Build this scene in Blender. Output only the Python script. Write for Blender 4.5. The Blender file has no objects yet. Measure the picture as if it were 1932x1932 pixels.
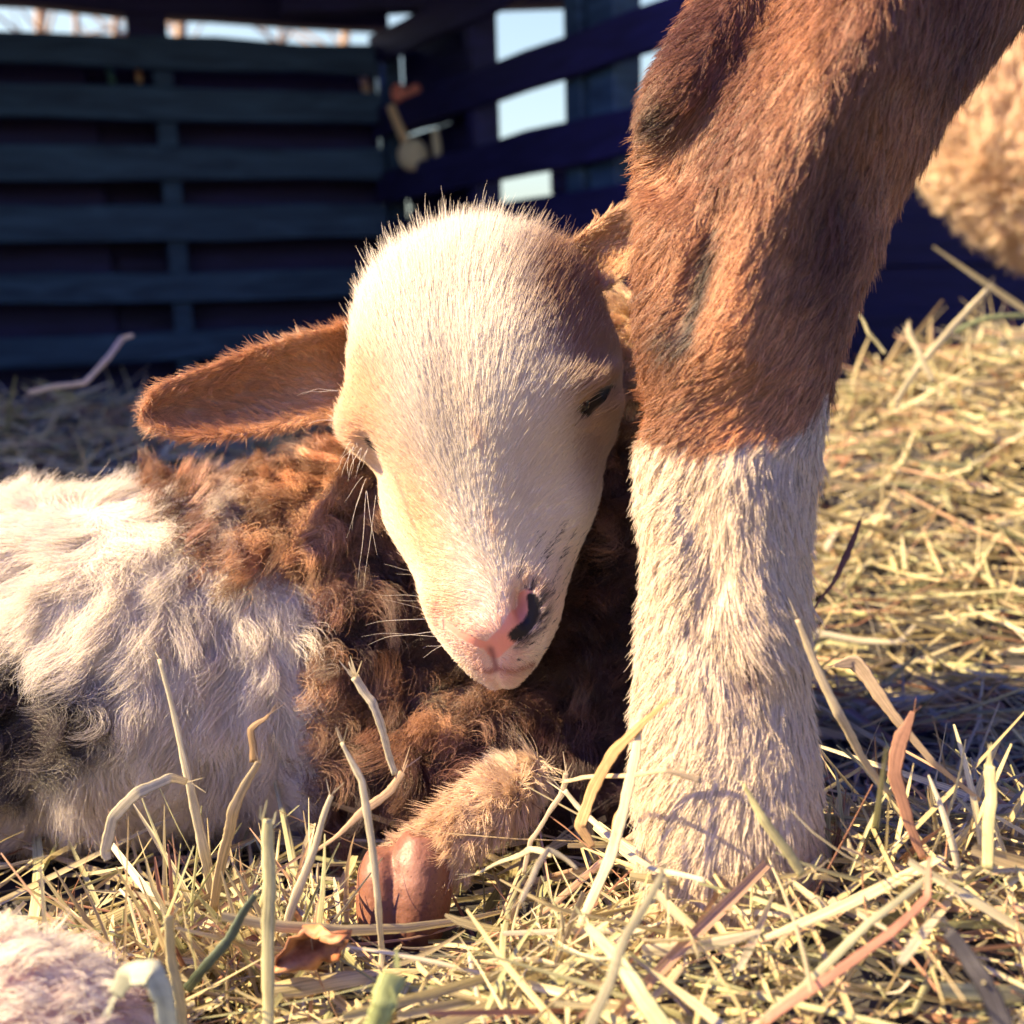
import bpy, math
import numpy as np
from mathutils import Vector, Matrix, kdtree
PI = math.pi
rng = np.random.default_rng(7)
S = bpy.context.scene
COL = S.collection
QUAL = 1.0            # fur density multiplier

# ------------------------------------------------------------------ camera
CAM = np.array([0.0, 0.0, 0.235])
PITCH, ROLL = math.radians(11.0), math.radians(1.7)
F = 2071.0            # focal length in 1932-px picture units
_f = np.array([0, math.cos(PITCH), -math.sin(PITCH)])
_u = np.array([0, math.sin(PITCH), math.cos(PITCH)])
_r = np.array([1.0, 0, 0])
RR = _r*math.cos(ROLL) - _u*math.sin(ROLL)
UU = _r*math.sin(ROLL) + _u*math.cos(ROLL)
FF = _f
cd = bpy.data.cameras.new('camera'); cam = bpy.data.objects.new('camera', cd); COL.objects.link(cam)
cam.matrix_world = Matrix(((RR[0], UU[0], -FF[0], CAM[0]), (RR[1], UU[1], -FF[1], CAM[1]), (RR[2], UU[2], -FF[2], CAM[2]), (0, 0, 0, 1)))
cd.sensor_width = 36; cd.lens = 18/ (966.0/F); cd.clip_start = 0.01; cd.clip_end = 500
cd.dof.use_dof = True; cd.dof.focus_distance = 0.375; cd.dof.aperture_fstop = 10.0
S.camera = cam

# ------------------------------------------------------------------ light
SUN = np.array([-0.73, -0.09, 0.66]); SUN = SUN/np.linalg.norm(SUN)
el = math.asin(SUN[2]); rot = math.atan2(SUN[0], SUN[1])
w = bpy.data.worlds.new('World'); S.world = w; w.use_nodes = True
nt = w.node_tree; bg = nt.nodes['Background']
sky = nt.nodes.new('ShaderNodeTexSky'); sky.sky_type = 'NISHITA'; sky.sun_disc = False
sky.sun_elevation = el; sky.sun_rotation = rot; sky.ozone_density = 4.0; sky.air_density = 1.0; sky.dust_density = 3.0
tcw = nt.nodes.new('ShaderNodeTexCoord'); sp_ = nt.nodes.new('ShaderNodeSeparateXYZ'); nt.links.new(tcw.outputs['Generated'], sp_.inputs[0])
crw = nt.nodes.new('ShaderNodeValToRGB'); crw.color_ramp.elements[0].position = .24; crw.color_ramp.elements[0].color = (2.4, 2.1, 1.65, 1)
crw.color_ramp.elements[1].position = .48; crw.color_ramp.elements[1].color = (.11, .32, 1.5, 1)
nt.links.new(sp_.outputs[2], crw.inputs[0])
mlw = nt.nodes.new('ShaderNodeVectorMath'); mlw.operation = 'MULTIPLY'; nt.links.new(sky.outputs[0], mlw.inputs[0]); nt.links.new(crw.outputs[0], mlw.inputs[1])
nt.links.new(mlw.outputs[0], bg.inputs[0]); bg.inputs[1].default_value = 0.05
sl = bpy.data.lights.new('sun', 'SUN'); sl.energy = 5.0; sl.angle = math.radians(0.5); sl.color = (1.0, 0.765, 0.385)
so = bpy.data.objects.new('sun', sl); COL.objects.link(so)
so.rotation_euler = Vector(SUN).to_track_quat('Z', 'Y').to_euler(); so.location = (-2, -1, 3)
S.view_settings.view_transform = 'Standard'; S.view_settings.look = 'None'
S.view_settings.exposure = 1.75; S.view_settings.gamma = 1.0
S.render.engine = 'CYCLES'
cy = S.cycles
cy.max_bounces = 6; cy.diffuse_bounces = 2; cy.glossy_bounces = 2; cy.transmission_bounces = 6; cy.transparent_max_bounces = 6
cy.use_denoising = True; cy.sample_clamp_indirect = 6.0; cy.caustics_reflective = False; cy.caustics_refractive = False
S.cycles_curves.shape = 'RIBBONS'; S.cycles_curves.subdivisions = 2

# ------------------------------------------------------------------ helpers
def P(x, y, d):
    x = np.asarray(x, float); y = np.asarray(y, float); d = np.asarray(d, float)
    return CAM + d[..., None]*(FF + RR*((x-966)/F)[..., None] + UU*((966-y)/F)[..., None])
def proj(p):
    q = p - CAM; z = q@FF
    return 966 + F*(q@RR)/z, 966 - F*(q@UU)/z, z
def nrm(v): return v/np.maximum(np.linalg.norm(v, axis=-1, keepdims=True), 1e-9)
def sm(a, b, x):
    t = np.clip((x-a)/(b-a), 0, 1); return t*t*(3-2*t)
def fn(p, s, seed, n=7):
    r = np.random.default_rng(seed); k = r.normal(size=(n, p.shape[-1]))*s; ph = r.uniform(0, 2*PI, n)
    return np.sin(p@k.T+ph).sum(-1)/math.sqrt(n/2)
def lin(c):
    c = np.asarray(c, float)/255; return np.where(c <= .04045, c/12.92, ((c+.055)/1.055)**2.4)
def link(o, parent=None):
    COL.objects.link(o)
    if parent is not None: o.parent = parent
    return o
def tag(o, label=None, cat=None, group=None, kind=None):
    if label: o['label'] = label
    if cat: o['category'] = cat
    if group: o['group'] = group
    if kind: o['kind'] = kind
    return o
def mesh(name, verts, faces, mat=None, parent=None, smooth=True, add=True):
    me = bpy.data.meshes.new(name); me.from_pydata([tuple(v) for v in verts], [], [tuple(f) for f in faces]); me.update()
    if smooth: me.polygons.foreach_set('use_smooth', [True]*len(me.polygons))
    if mat: me.materials.append(mat)
    o = bpy.data.objects.new(name, me)
    if add: link(o, parent)
    return o
def fast_mesh(name, V, Q, mat, parent=None, attrs={}):
    """V (n,3), Q (m,4) quads"""
    me = bpy.data.meshes.new(name); n, m = len(V), len(Q)
    me.vertices.add(n); me.vertices.foreach_set('co', V.astype(np.float32).ravel())
    me.loops.add(m*4); me.loops.foreach_set('vertex_index', Q.astype(np.int32).ravel())
    me.polygons.add(m); me.polygons.foreach_set('loop_start', np.arange(m, dtype=np.int32)*4)
    me.polygons.foreach_set('loop_total', np.full(m, 4, dtype=np.int32)); me.polygons.foreach_set('use_smooth', np.ones(m, bool))
    me.update(calc_edges=True)
    for k, (t, a) in attrs.items():
        at = me.attributes.new(k, t, 'POINT')
        at.data.foreach_set('color' if t == 'FLOAT_COLOR' else 'vector', a.astype(np.float32).ravel())
    me.materials.append(mat); me.validate()
    return link(bpy.data.objects.new(name, me), parent)
def empty(name, loc=(0, 0, 0), parent=None):
    o = bpy.data.objects.new(name, None); o.location = tuple(loc); o.empty_display_size = .02; link(o, parent); return o
def under(o, root):
    o.parent = root
    o.matrix_parent_inverse = Matrix.Translation(root.location).inverted() if root.type == 'EMPTY' else Matrix.Identity(4)
    return o
def rgba(c): return np.concatenate([c, np.ones(c.shape[:-1]+(1,))], -1)
def box_vf(c, sx, sy, sz, ax=None, bev=0.0):
    ax = np.eye(3) if ax is None else ax
    v = [c + ax[0]*sx*a/2 + ax[1]*sy*b/2 + ax[2]*sz*k/2 for a in (-1, 1) for b in (-1, 1) for k in (-1, 1)]
    f = [(0, 1, 3, 2), (4, 6, 7, 5), (0, 4, 5, 1), (2, 3, 7, 6), (0, 2, 6, 4), (1, 5, 7, 3)]
    return v, f

# ------------------------------------------------------------------ materials
def newmat(name):
    m = bpy.data.materials.new(name); m.use_nodes = True; return m, m.node_tree.nodes, m.node_tree.links, m.node_tree.nodes['Principled BSDF']
def fur_mat(name, rough=.38, spec=.5, trans=.20):
    m, N, L, b = newmat(name)
    at = N.new('ShaderNodeAttribute'); at.attribute_name = 'col'
    L.new(at.outputs['Color'], b.inputs['Base Color']); b.inputs['Roughness'].default_value = rough
    b.inputs['Specular IOR Level'].default_value = spec
    tr = N.new('ShaderNodeBsdfTranslucent'); L.new(at.outputs['Color'], tr.inputs['Color'])
    mx = N.new('ShaderNodeMixShader'); mx.inputs[0].default_value = trans
    L.new(b.outputs[0], mx.inputs[1]); L.new(tr.outputs[0], mx.inputs[2]); L.new(mx.outputs[0], N['Material Output'].inputs[0])
    return m
FUR = fur_mat('fur')
FURW = fur_mat('white_fur', .45, .3, .42)
def skin_mat(name, rough=.6, sss=0.0, spec=.25, bump=.15, scale=900):
    m, N, L, b = newmat(name)
    at = N.new('ShaderNodeAttribute'); at.attribute_name = 'col'
    L.new(at.outputs['Color'], b.inputs['Base Color']); b.inputs['Roughness'].default_value = rough; b.inputs['Specular IOR Level'].default_value = spec
    if sss: b.inputs['Subsurface Weight'].default_value = sss; b.inputs['Subsurface Radius'].default_value = (.006, .002, .001); b.inputs['Subsurface Scale'].default_value = .5
    nz = N.new('ShaderNodeTexNoise'); nz.inputs['Scale'].default_value = scale; nz.inputs['Detail'].default_value = 4
    tc = N.new('ShaderNodeTexCoord'); L.new(tc.outputs['Object'], nz.inputs['Vector'])
    bp = N.new('ShaderNodeBump'); bp.inputs['Strength'].default_value = bump; bp.inputs['Distance'].default_value = .0008
    L.new(nz.outputs['Fac'], bp.inputs['Height']); L.new(bp.outputs[0], b.inputs['Normal'])
    return m
SKIN = skin_mat('skin', sss=.25)
HOOFM = skin_mat('hoof_horn', rough=.48, sss=.15, spec=.4, bump=.9, scale=240)
def straw_mat():
    m, N, L, b = newmat('straw')
    at = N.new('ShaderNodeAttribute'); at.attribute_name = 'col'
    sv = N.new('ShaderNodeAttribute'); sv.attribute_name = 'sv'
    mp = N.new('ShaderNodeVectorMath'); mp.operation = 'MULTIPLY'; mp.inputs[1].default_value = (6.0, .8, 1.0)
    L.new(sv.outputs['Vector'], mp.inputs[0])
    nz = N.new('ShaderNodeTexNoise'); nz.inputs['Scale'].default_value = 1.0; nz.inputs['Detail'].default_value = 3
    L.new(mp.outputs[0], nz.inputs['Vector'])
    rmp = N.new('ShaderNodeMapRange'); rmp.inputs[1].default_value = .3; rmp.inputs[2].default_value = .7; rmp.inputs[3].default_value = .42; rmp.inputs[4].default_value = 1.22
    L.new(nz.outputs['Fac'], rmp.inputs[0])
    mul = N.new('ShaderNodeVectorMath'); mul.operation = 'SCALE'; L.new(at.outputs['Color'], mul.inputs[0]); L.new(rmp.outputs[0], mul.inputs['Scale'])
    L.new(mul.outputs[0], b.inputs['Base Color']); b.inputs['Roughness'].default_value = .55; b.inputs['Specular IOR Level'].default_value = .35
    bp = N.new('ShaderNodeBump'); bp.inputs['Strength'].default_value = .35; bp.inputs['Distance'].default_value = .0005
    L.new(nz.outputs['Fac'], bp.inputs['Height']); L.new(bp.outputs[0], b.inputs['Normal'])
    tr = N.new('ShaderNodeBsdfTranslucent'); L.new(mul.outputs[0], tr.inputs['Color'])
    mx = N.new('ShaderNodeMixShader'); mx.inputs[0].default_value = .28
    L.new(b.outputs[0], mx.inputs[1]); L.new(tr.outputs[0], mx.inputs[2]); L.new(mx.outputs[0], N['Material Output'].inputs[0])
    return m
STRAW = straw_mat()
def wood_mat(name, c1, c2, rough=.7):
    m, N, L, b = newmat(name)
    tc = N.new('ShaderNodeTexCoord'); mp = N.new('ShaderNodeMapping'); mp.inputs['Scale'].default_value = (2.2, 2.2, 16)
    oi = N.new('ShaderNodeObjectInfo')
    ad = N.new('ShaderNodeVectorMath'); ad.operation = 'ADD'; L.new(tc.outputs['Object'], ad.inputs[0]); L.new(oi.outputs['Random'], ad.inputs[1])
    L.new(ad.outputs[0], mp.inputs['Vector'])
    wv = N.new('ShaderNodeTexNoise'); wv.inputs['Scale'].default_value = 2.0; wv.inputs['Detail'].default_value = 8; wv.inputs['Distortion'].default_value = 1.6
    L.new(mp.outputs[0], wv.inputs['Vector'])
    cr = N.new('ShaderNodeValToRGB'); cr.color_ramp.elements[0].position = .35; cr.color_ramp.elements[1].position = .68
    cr.color_ramp.elements[0].color = (*c1, 1); cr.color_ramp.elements[1].color = (*c2, 1)
    L.new(wv.outputs['Fac'], cr.inputs[0])
    kn = N.new('ShaderNodeTexVoronoi'); kn.inputs['Scale'].default_value = 3.3; L.new(ad.outputs[0], kn.inputs['Vector'])
    kr = N.new('ShaderNodeMapRange'); kr.inputs[1].default_value = .03; kr.inputs[2].default_value = .10; kr.inputs[3].default_value = .35; kr.inputs[4].default_value = 1
    L.new(kn.outputs['Distance'], kr.inputs[0])
    sc = N.new('ShaderNodeVectorMath'); sc.operation = 'SCALE'; L.new(cr.outputs[0], sc.inputs[0]); L.new(kr.outputs[0], sc.inputs['Scale'])
    L.new(sc.outputs[0], b.inputs['Base Color']); b.inputs['Roughness'].default_value = rough
    bp = N.new('ShaderNodeBump'); bp.inputs['Strength'].default_value = .3; L.new(wv.outputs['Fac'], bp.inputs['Height']); L.new(bp.outputs[0], b.inputs['Normal'])
    return m
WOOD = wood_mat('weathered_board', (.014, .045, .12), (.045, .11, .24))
WOOD_SHADE = wood_mat('shade_navy_board', (.009, .008, .075), (.020, .018, .14))  # navy of the shade put into the board colour
def plain(name, c, rough=.7, noise=0.0, scale=30):
    m, N, L, b = newmat(name); b.inputs['Roughness'].default_value = rough
    nz = N.new('ShaderNodeTexNoise'); nz.inputs['Scale'].default_value = scale; nz.inputs['Detail'].default_value = 6
    cr = N.new('ShaderNodeValToRGB'); cr.color_ramp.elements[0].position = .3; cr.color_ramp.elements[1].position = .7
    cr.color_ramp.elements[0].color = (*[x*(1-noise) for x in c], 1); cr.color_ramp.elements[1].color = (*[min(1, x*(1+noise)) for x in c], 1)
    L.new(nz.outputs['Fac'], cr.inputs[0]); L.new(cr.outputs[0], b.inputs['Base Color'])
    return m

# ------------------------------------------------------------------ fur engine
def tri_data(o):
    me = o.data; me.calc_loop_triangles()
    n = len(me.vertices); co = np.empty(n*3, np.float32); me.vertices.foreach_get('co', co); co = co.reshape(-1, 3).astype(float)
    vn = np.empty(n*3, np.float32); me.vertices.foreach_get('normal', vn); vn = vn.reshape(-1, 3).astype(float)
    t = np.empty(len(me.loop_triangles)*3, np.int32); me.loop_triangles.foreach_get('vertices', t)
    return co, vn, t.reshape(-1, 3)
def scatter(td, density, keep_back=.25):
    co, vn, t = td
    a, b, c = co[t[:, 0]], co[t[:, 1]], co[t[:, 2]]
    ar = np.linalg.norm(np.cross(b-a, c-a), axis=1)/2
    n = int(ar.sum()*density*QUAL); idx = rng.choice(len(t), n, p=ar/ar.sum())
    u = rng.random(n); v = rng.random(n); s = u+v > 1; u[s] = 1-u[s]; v[s] = 1-v[s]; w_ = 1-u-v
    p = a[idx]*w_[:, None]+b[idx]*u[:, None]+c[idx]*v[:, None]
    nn = nrm(vn[t[idx, 0]]*w_[:, None]+vn[t[idx, 1]]*u[:, None]+vn[t[idx, 2]]*v[:, None])
    vd = nrm(CAM-p); facing = (nn*vd).sum(1)
    k = (facing > -.35) | (rng.random(n) < keep_back)
    return p[k], nn[k]
def tangent(v, n): return nrm(v - n*(v*n).sum(-1, keepdims=True))
def img_dir(ax, ay):
    return np.asarray(ax)[..., None]*RR - np.asarray(ay)[..., None]*UU
def curves(name, pts, rad, colr, mat, parent):
    n, K = pts.shape[:2]
    hc = bpy.data.hair_curves.new(name); hc.add_curves([K]*n)
    hc.position_data.foreach_set('vector', pts.astype(np.float32).ravel())
    ra = hc.attributes.get('radius') or hc.attributes.new('radius', 'FLOAT', 'POINT')
    ra.data.foreach_set('value', rad.astype(np.float32).ravel())
    ca = hc.attributes.new('col', 'FLOAT_COLOR', 'CURVE'); ca.data.foreach_set('color', rgba(colr).astype(np.float32).ravel())
    hc.materials.append(mat)
    o = bpy.data.objects.new(name, hc); link(o, parent); return o
def grow(name, parent, p, n, comb, L, lift, colr, K=6, r0=.00012, clump=0, cl_str=0.0, cl_off=.25, curl=0.0, freq=1.0, jit=.2, grav=0.0, wisp=0.0, mat=None, tip=.25, ccol=0.0):
    N = len(p); t = np.linspace(0, 1, K)[None, :, None]
    L = np.broadcast_to(L, (N,)) * (1+.25*rng.normal(size=N)).clip(.3, 1.7)
    lift = np.broadcast_to(lift, (N,))[:, None]
    curl_ = np.broadcast_to(curl, (N,))
    def base(p, n, comb, L, lift, phase, jv, cu):
        d0 = nrm(n*lift*1.3 + comb*(1-lift) + jv)
        d1 = nrm(n*lift*.5 + comb + jv*1.3 - np.array([0, 0, 1.])*grav)
        c = p[:, None] + L[:, None, None]*(d0[:, None]*(t-t*t/2) + d1[:, None]*(t*t/2))
        if np.any(cu):
            a = nrm(np.cross(n, comb)); b = nrm(n*.6+comb*.8)
            ph = phase[:, None, None]; q = 2*PI*freq*t
            R = cu[:, None, None]*t**.8
            c = c + R*((np.cos(q+ph)-np.cos(ph))*a[:, None] + .7*(np.sin(q+ph)-np.sin(ph))*b[:, None])
        return c
    jv = rng.normal(size=(N, 3))*jit*.5
    if clump:
        M = max(8, int(N/clump)); ci = rng.choice(N, M, replace=False)
        kd = kdtree.KDTree(M)
        for i, q in enumerate(p[ci]): kd.insert(q, i)
        kd.balance()
        near = np.array([kd.find(q)[1] for q in p])
        cph = rng.uniform(0, 2*PI, M); cj = rng.normal(size=(M, 3))*jit
        sgn = rng.normal(size=M)*.25+1
        G = base(p[ci], n[ci], nrm(comb[ci]+cj*.8), L[ci]*sgn, lift[ci], cph, cj, curl_[ci])
        c = base(p, n, comb, L, lift, cph[near], cj[near]*.8 + jv, curl_)
        off = (p - p[ci][near])[:, None]*cl_off + jv[:, None]*L[:, None, None]*.25*t
        sK = (t**1.1)*cl_str*(rng.random(N)**.35)[:, None, None]
        c = c*(1-sK) + (G[near]+off)*sK
        c[:, 0] = p
        if ccol: colr = colr*np.exp(ccol*rng.normal(size=M))[near][:, None]
    else:
        c = base(p, n, comb, L, lift, rng.uniform(0, 2*PI, N), jv, curl_)
    if wisp:
        fr = rng.uniform(3, 9, (N, 1, 1)); ph = rng.uniform(0, 6.28, (N, 1, 3)); c = c + np.sin(fr*t+ph)*wisp*t - np.sin(ph)*wisp*t
    rad = r0*(1-(1-tip)*np.linspace(0, 1, K)**2)[None, :]*(rng.uniform(.7, 1.3, (N, 1)))
    return curves(name, c, rad, np.clip(colr, 0, 1), mat or FUR, parent)
def mixc(a, b, t): return a + (b-a)*np.asarray(t)[..., None]
def blob(x, y, cx, cy, rx, ry, rot_=0):
    c, s = math.cos(rot_), math.sin(rot_); dx, dy = x-cx, y-cy
    return np.exp(-(((dx*c+dy*s)/rx)**2 + ((-dx*s+dy*c)/ry)**2))
def polyd(x, y, pts):
    """distance to a polyline"""
    best = np.full(np.shape(x), 1e9)
    for (ax, ay), (bx, by) in zip(pts[:-1], pts[1:]):
        vx, vy = bx-ax, by-ay; tt = np.clip(((x-ax)*vx+(y-ay)*vy)/(vx*vx+vy*vy), 0, 1)
        best = np.minimum(best, np.hypot(x-ax-tt*vx, y-ay-tt*vy))
    return best

# ------------------------------------------------------------------ lofts
def ring_faces(M, N, caps=True):
    i = np.arange(M-1)[:, None]*N; j = np.arange(N)[None]; j2 = (j+1) % N
    Q = np.stack([i+j, i+j2, i+N+j2, i+N+j], -1).reshape(-1, 4).tolist()
    if caps: Q.append(list(range(N))[::-1]); Q.append([(M-1)*N+k for k in range(N)])
    return Q
def loft(name, R): 
    M, N = R.shape[:2]; return mesh(name, R.reshape(-1, 3), ring_faces(M, N), add=True)
def ellipsoid(name, c, ax, rad, seg=32):
    th = np.linspace(.02, PI-.02, seg)[:, None]; ph = np.linspace(0, 2*PI, seg*2, endpoint=False)[None]
    v = np.stack([np.cos(th)+0*ph, np.sin(th)*np.cos(ph), np.sin(th)*np.sin(ph)], -1)*np.asarray(rad)
    return loft(name, c + v@np.asarray(ax))
def smooth_interp(xs, ys, x, k=0):
    # cubic hermite (Catmull-Rom style) interpolation
    xs = np.asarray(xs, float); ys = np.asarray(ys, float); m = np.gradient(ys, xs)
    i = np.clip(np.searchsorted(xs, x)-1, 0, len(xs)-2); h = xs[i+1]-xs[i]; t = (x-xs[i])/h
    return (2*t**3-3*t**2+1)*ys[i]+(t**3-2*t**2+t)*h*m[i]+(-2*t**3+3*t**2)*ys[i+1]+(t**3-t**2)*h*m[i+1]
def join_remesh(name, objs, voxel, mat, smooth=4):
    """one continuous skin over all the pieces; returns object and a tree of labelled source vertices"""
    allc = []; lab = []
    V = []; Fc = []; off = 0
    for i, o in enumerate(objs):
        n = len(o.data.vertices); co = np.empty(n*3, np.float32); o.data.vertices.foreach_get('co', co); co = co.reshape(-1, 3)
        V.append(co); Fc += [[v+off for v in pl.vertices] for pl in o.data.polygons]; off += n; lab += [i]*n
        me = o.data; bpy.data.objects.remove(o); bpy.data.meshes.remove(me)
    V = np.concatenate(V)
    o = mesh(name, V, Fc)
    md = o.modifiers.new('r', 'REMESH'); md.mode = 'VOXEL'; md.voxel_size = voxel
    ms = o.modifiers.new('s', 'SMOOTH'); ms.iterations = smooth; ms.factor = .5
    dg = bpy.context.evaluated_depsgraph_get(); me = bpy.data.meshes.new_from_object(o.evaluated_get(dg))
    o.modifiers.clear(); old = o.data; o.data = me; bpy.data.meshes.remove(old); me.name = name
    me.polygons.foreach_set('use_smooth', [True]*len(me.polygons)); me.materials.clear(); me.materials.append(mat)
    kd = kdtree.KDTree(len(V))
    for i, q in enumerate(V): kd.insert(q, i)
    kd.balance(); lab = np.array(lab)
    return o, (lambda pts: lab[np.array([kd.find(q)[1] for q in pts])])
def paint(o, colr):
    at = o.data.attributes.new('col', 'FLOAT_COLOR', 'POINT'); at.data.foreach_set('color', rgba(np.clip(colr, 0, 1)).astype(np.float32).ravel())

# =====================================================================================
# SETTING
# =====================================================================================
GROUND = plain('soil', (.10, .075, .05), .9, .5, 25)
g = mesh('ground', [(-60, -20, -.03), (60, -20, -.03), (60, 120, -.03), (-60, 120, -.03)], [(0, 1, 2, 3)], GROUND, smooth=False); tag(g, kind='structure')

def hay_h(x, y):
    h = .018 + 0*x
    h = h + .050*np.exp(-((x-.13)/.17)**2-((y-.285)/.075)**2)
    h = h + .165*np.exp(-((x-.52)/.33)**2-((y-1.00)/.30)**2)
    h = h + .04*np.exp(-((x-.75)/.25)**2-((y-.75)/.18)**2)
    h = h + .115*np.exp(-((x+.62)/.34)**2-((y-1.25)/.28)**2)
    h = h + .006*np.sin(x*31+1)*np.sin(y*27+2) + .004*np.sin(x*63+y*51)
    return h
nx, ny = 130, 150
gx = np.linspace(-2.2, 2.2, nx); gy = np.linspace(.10, 3.2, ny)
X, Y = np.meshgrid(gx, gy); Zh = hay_h(X, Y)-.012
idx = np.arange(nx*ny).reshape(ny, nx)
Q = np.stack([idx[:-1, :-1], idx[:-1, 1:], idx[1:, 1:], idx[1:, :-1]], -1).reshape(-1, 4)
BED = plain('shade_dark_bed', (.035, .032, .035), .9, .6, 60)  # bed coloured near black to stand in for shade under the hay
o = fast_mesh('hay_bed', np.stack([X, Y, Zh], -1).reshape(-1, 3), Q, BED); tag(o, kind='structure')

# ---------------- fences
def plane_hit(x, y, A, B):
    """ray through picture point onto the upright plane A-B"""
    d = (B-A); nn = np.array([d[1], -d[0]])
    ray = P(x, y, 1.0)-CAM
    s = ((A-CAM[:2])@nn)/(ray[:2]@nn); return CAM+ray*s
def ground_pt(x, d):
    p = P(x, 640, d); return p[:2]
LA, LB = ground_pt(-60, 2.42), ground_pt(742, 2.70)
RA, RB = LB+np.array([.012, -.02]), LB+np.array([.34, -.55])*2.05
def board(parent, A, B, z0, z1, t0, t1, off, thick, mat, name='slat', sag=0.0):
    """plank on plane A-B from t0 to t1 (metres from A), z0..z1 (z at both ends), off = distance in front of plane"""
    d = np.append(nrm(B-A), 0); n3 = np.array([d[1], -d[0], 0])
    K = 9; V = []; Fc = []
    r = np.random.default_rng(int(abs(z0*1000+t0*77+off*500)) % 99999)
    w1 = r.normal(size=K)*.0025; w2 = r.normal(size=K)*.0025
    for k in range(K):
        t = t0+(t1-t0)*k/(K-1); s = sag*k/(K-1)
        c = np.append(A, 0)+d*t
        for (o_, z) in ((off, z0+w1[k]+s), (off+thick, z0+w1[k]+s), (off+thick, z1+w2[k]+s), (off, z1+w2[k]+s)):
            V.append(c+n3*o_+np.array([0, 0, z]))
    for k in range(K-1):
        for j in range(4): a = k*4+j; b = k*4+(j+1) % 4; Fc.append((a, b, b+4, a+4))
    Fc.append((3, 2, 1, 0)); Fc.append(tuple((K-1)*4+j for j in range(4)))
    ob = mesh(name, V, Fc, mat, smooth=False)
    bv = ob.modifiers.new('bevel', 'BEVEL'); bv.width = .003; bv.segments = 1
    return under(ob, parent)
def zat(x, y, A, B, off=.06):
    d = nrm(B-A); n2 = np.array([d[1], -d[0]])*off
    return plane_hit(x, y, A+n2, B+n2)[2]
def tat(x, A, B, y=300): return float((plane_hit(x, y, A, B)[:2]-A)@nrm(B-A))
f1 = empty('pallet_fence', (*LA, 0)); tag(f1, 'wooden pallet wall facing the viewer with wide horizontal slats and boards behind, at the left', 'fence', 'wooden pallet walls of the shelter')
L_len = float(np.linalg.norm(LB-LA))
for (ya, yb) in ((71, 130), (166, 228), (277, 341), (388, 453), (513, 567), (625, 680), (735, 790)):
    z1 = zat(350, ya, LA, LB); z0 = zat(350, yb, LA, LB)
    board(f1, LA, LB, z0, z1, -.5, L_len-.01, .045, .018, WOOD)
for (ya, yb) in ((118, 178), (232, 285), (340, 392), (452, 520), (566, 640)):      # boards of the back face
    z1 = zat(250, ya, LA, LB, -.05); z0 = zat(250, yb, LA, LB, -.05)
    board(f1, LA, LB, z0-.006, z1+.006, -.5, tat(190 if ya > 200 else 175, LA, LB), -.058, .014, WOOD_SHADE, 'back_board')
    board(f1, LA, LB, z0-.006, z1+.006, tat(300, LA, LB), L_len, -.058, .014, WOOD_SHADE, 'back_board')
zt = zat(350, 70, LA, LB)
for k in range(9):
    board(f1, LA, LB, -.02+k*.095, min(-.02+k*.095+.105, zt-.004), -.5, L_len, -.085-.016*(k % 2), .012, WOOD_SHADE, 'gap_shade_board')  # added layer of boards, darkens the slat gaps in place of shade
for xx, yy in ((285, 110), (716, 110)):
    t = tat(xx, LA, LB, yy); board(f1, LA, LB, 0.0, zt, t, t+.042, -.044, .088, WOOD, 'stringer')
t = tat(150, LA, LB, 110)-.9; board(f1, LA, LB, 0, zt, t, t+.05, -.04, .085, WOOD, 'stringer')
hb = empty('shelter_roof', (*LA, .9)); tag(hb, 'dark low wooden roof over the pallet walls with a thick front rail', 'roof')
zr = zat(300, 8, LA, LB, .03)
b = board(hb, LA, LB, zr, zr+.10, -.6, L_len+.02, -.03, .06, WOOD_SHADE, 'beam', sag=-.028)
t = tat(238, LA, LB, 50); board(hb, LA, LB, zt-.012, zr-.001, t, t+.085, -.03, .055, WOOD_SHADE, 'block')
V, Fc = box_vf(np.array([-2.45, 1.25, zr+.17]), 2.7, 1.2, .05); under(mesh('roof_shade_sheet', V, Fc, WOOD_SHADE, smooth=False), hb)  # roof sheets out of view, outlines cut to place the shade
V, Fc = box_vf(np.array([-.65, 2.15, zr+.17]), 5.6, 1.2, .05); under(mesh('roof_shade_sheet', V, Fc, WOOD_SHADE, smooth=False), hb)
V, Fc = box_vf(np.array([-2.15, 1.33, zr+.17]), 3.3, .43, .05); under(mesh('roof_shade_sheet', V, Fc, WOOD_SHADE, smooth=False), hb)  # extra unseen sheet added to darken the hay behind the lamb
V, Fc = box_vf(np.array([-.15, 2.52, zr+.03]), .62, .05, .14); under(mesh('beam', V, Fc, WOOD_SHADE, smooth=False), hb)

f2 = empty('pallet_fence', (*RA, 0)); tag(f2, 'dark pallet wall running towards the viewer, bright sky showing through its open gaps', 'fence', 'wooden pallet walls of the shelter')
R_len = float(np.linalg.norm(RB-RA)); xr = 1010
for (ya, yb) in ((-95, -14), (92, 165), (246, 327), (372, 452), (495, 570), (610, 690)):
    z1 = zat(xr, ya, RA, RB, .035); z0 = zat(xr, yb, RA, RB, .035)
    board(f2, RA, RB, z0, z1, 0, R_len, .02, .018, WOOD_SHADE)
ztr = zat(xr, -95, RA, RB)
for x0, x1, m_ in ((905, 922, WOOD_SHADE), (1082, 1114, WOOD), (1127, 1176, WOOD), (1420, 1480, WOOD)):
    t0, t1 = tat(x0, RA, RB), tat(x1, RA, RB); board(f2, RA, RB, 0, ztr-.003, t0, t1, -.042 if m_ is WOOD else -.03, .06, m_, 'post')
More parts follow.
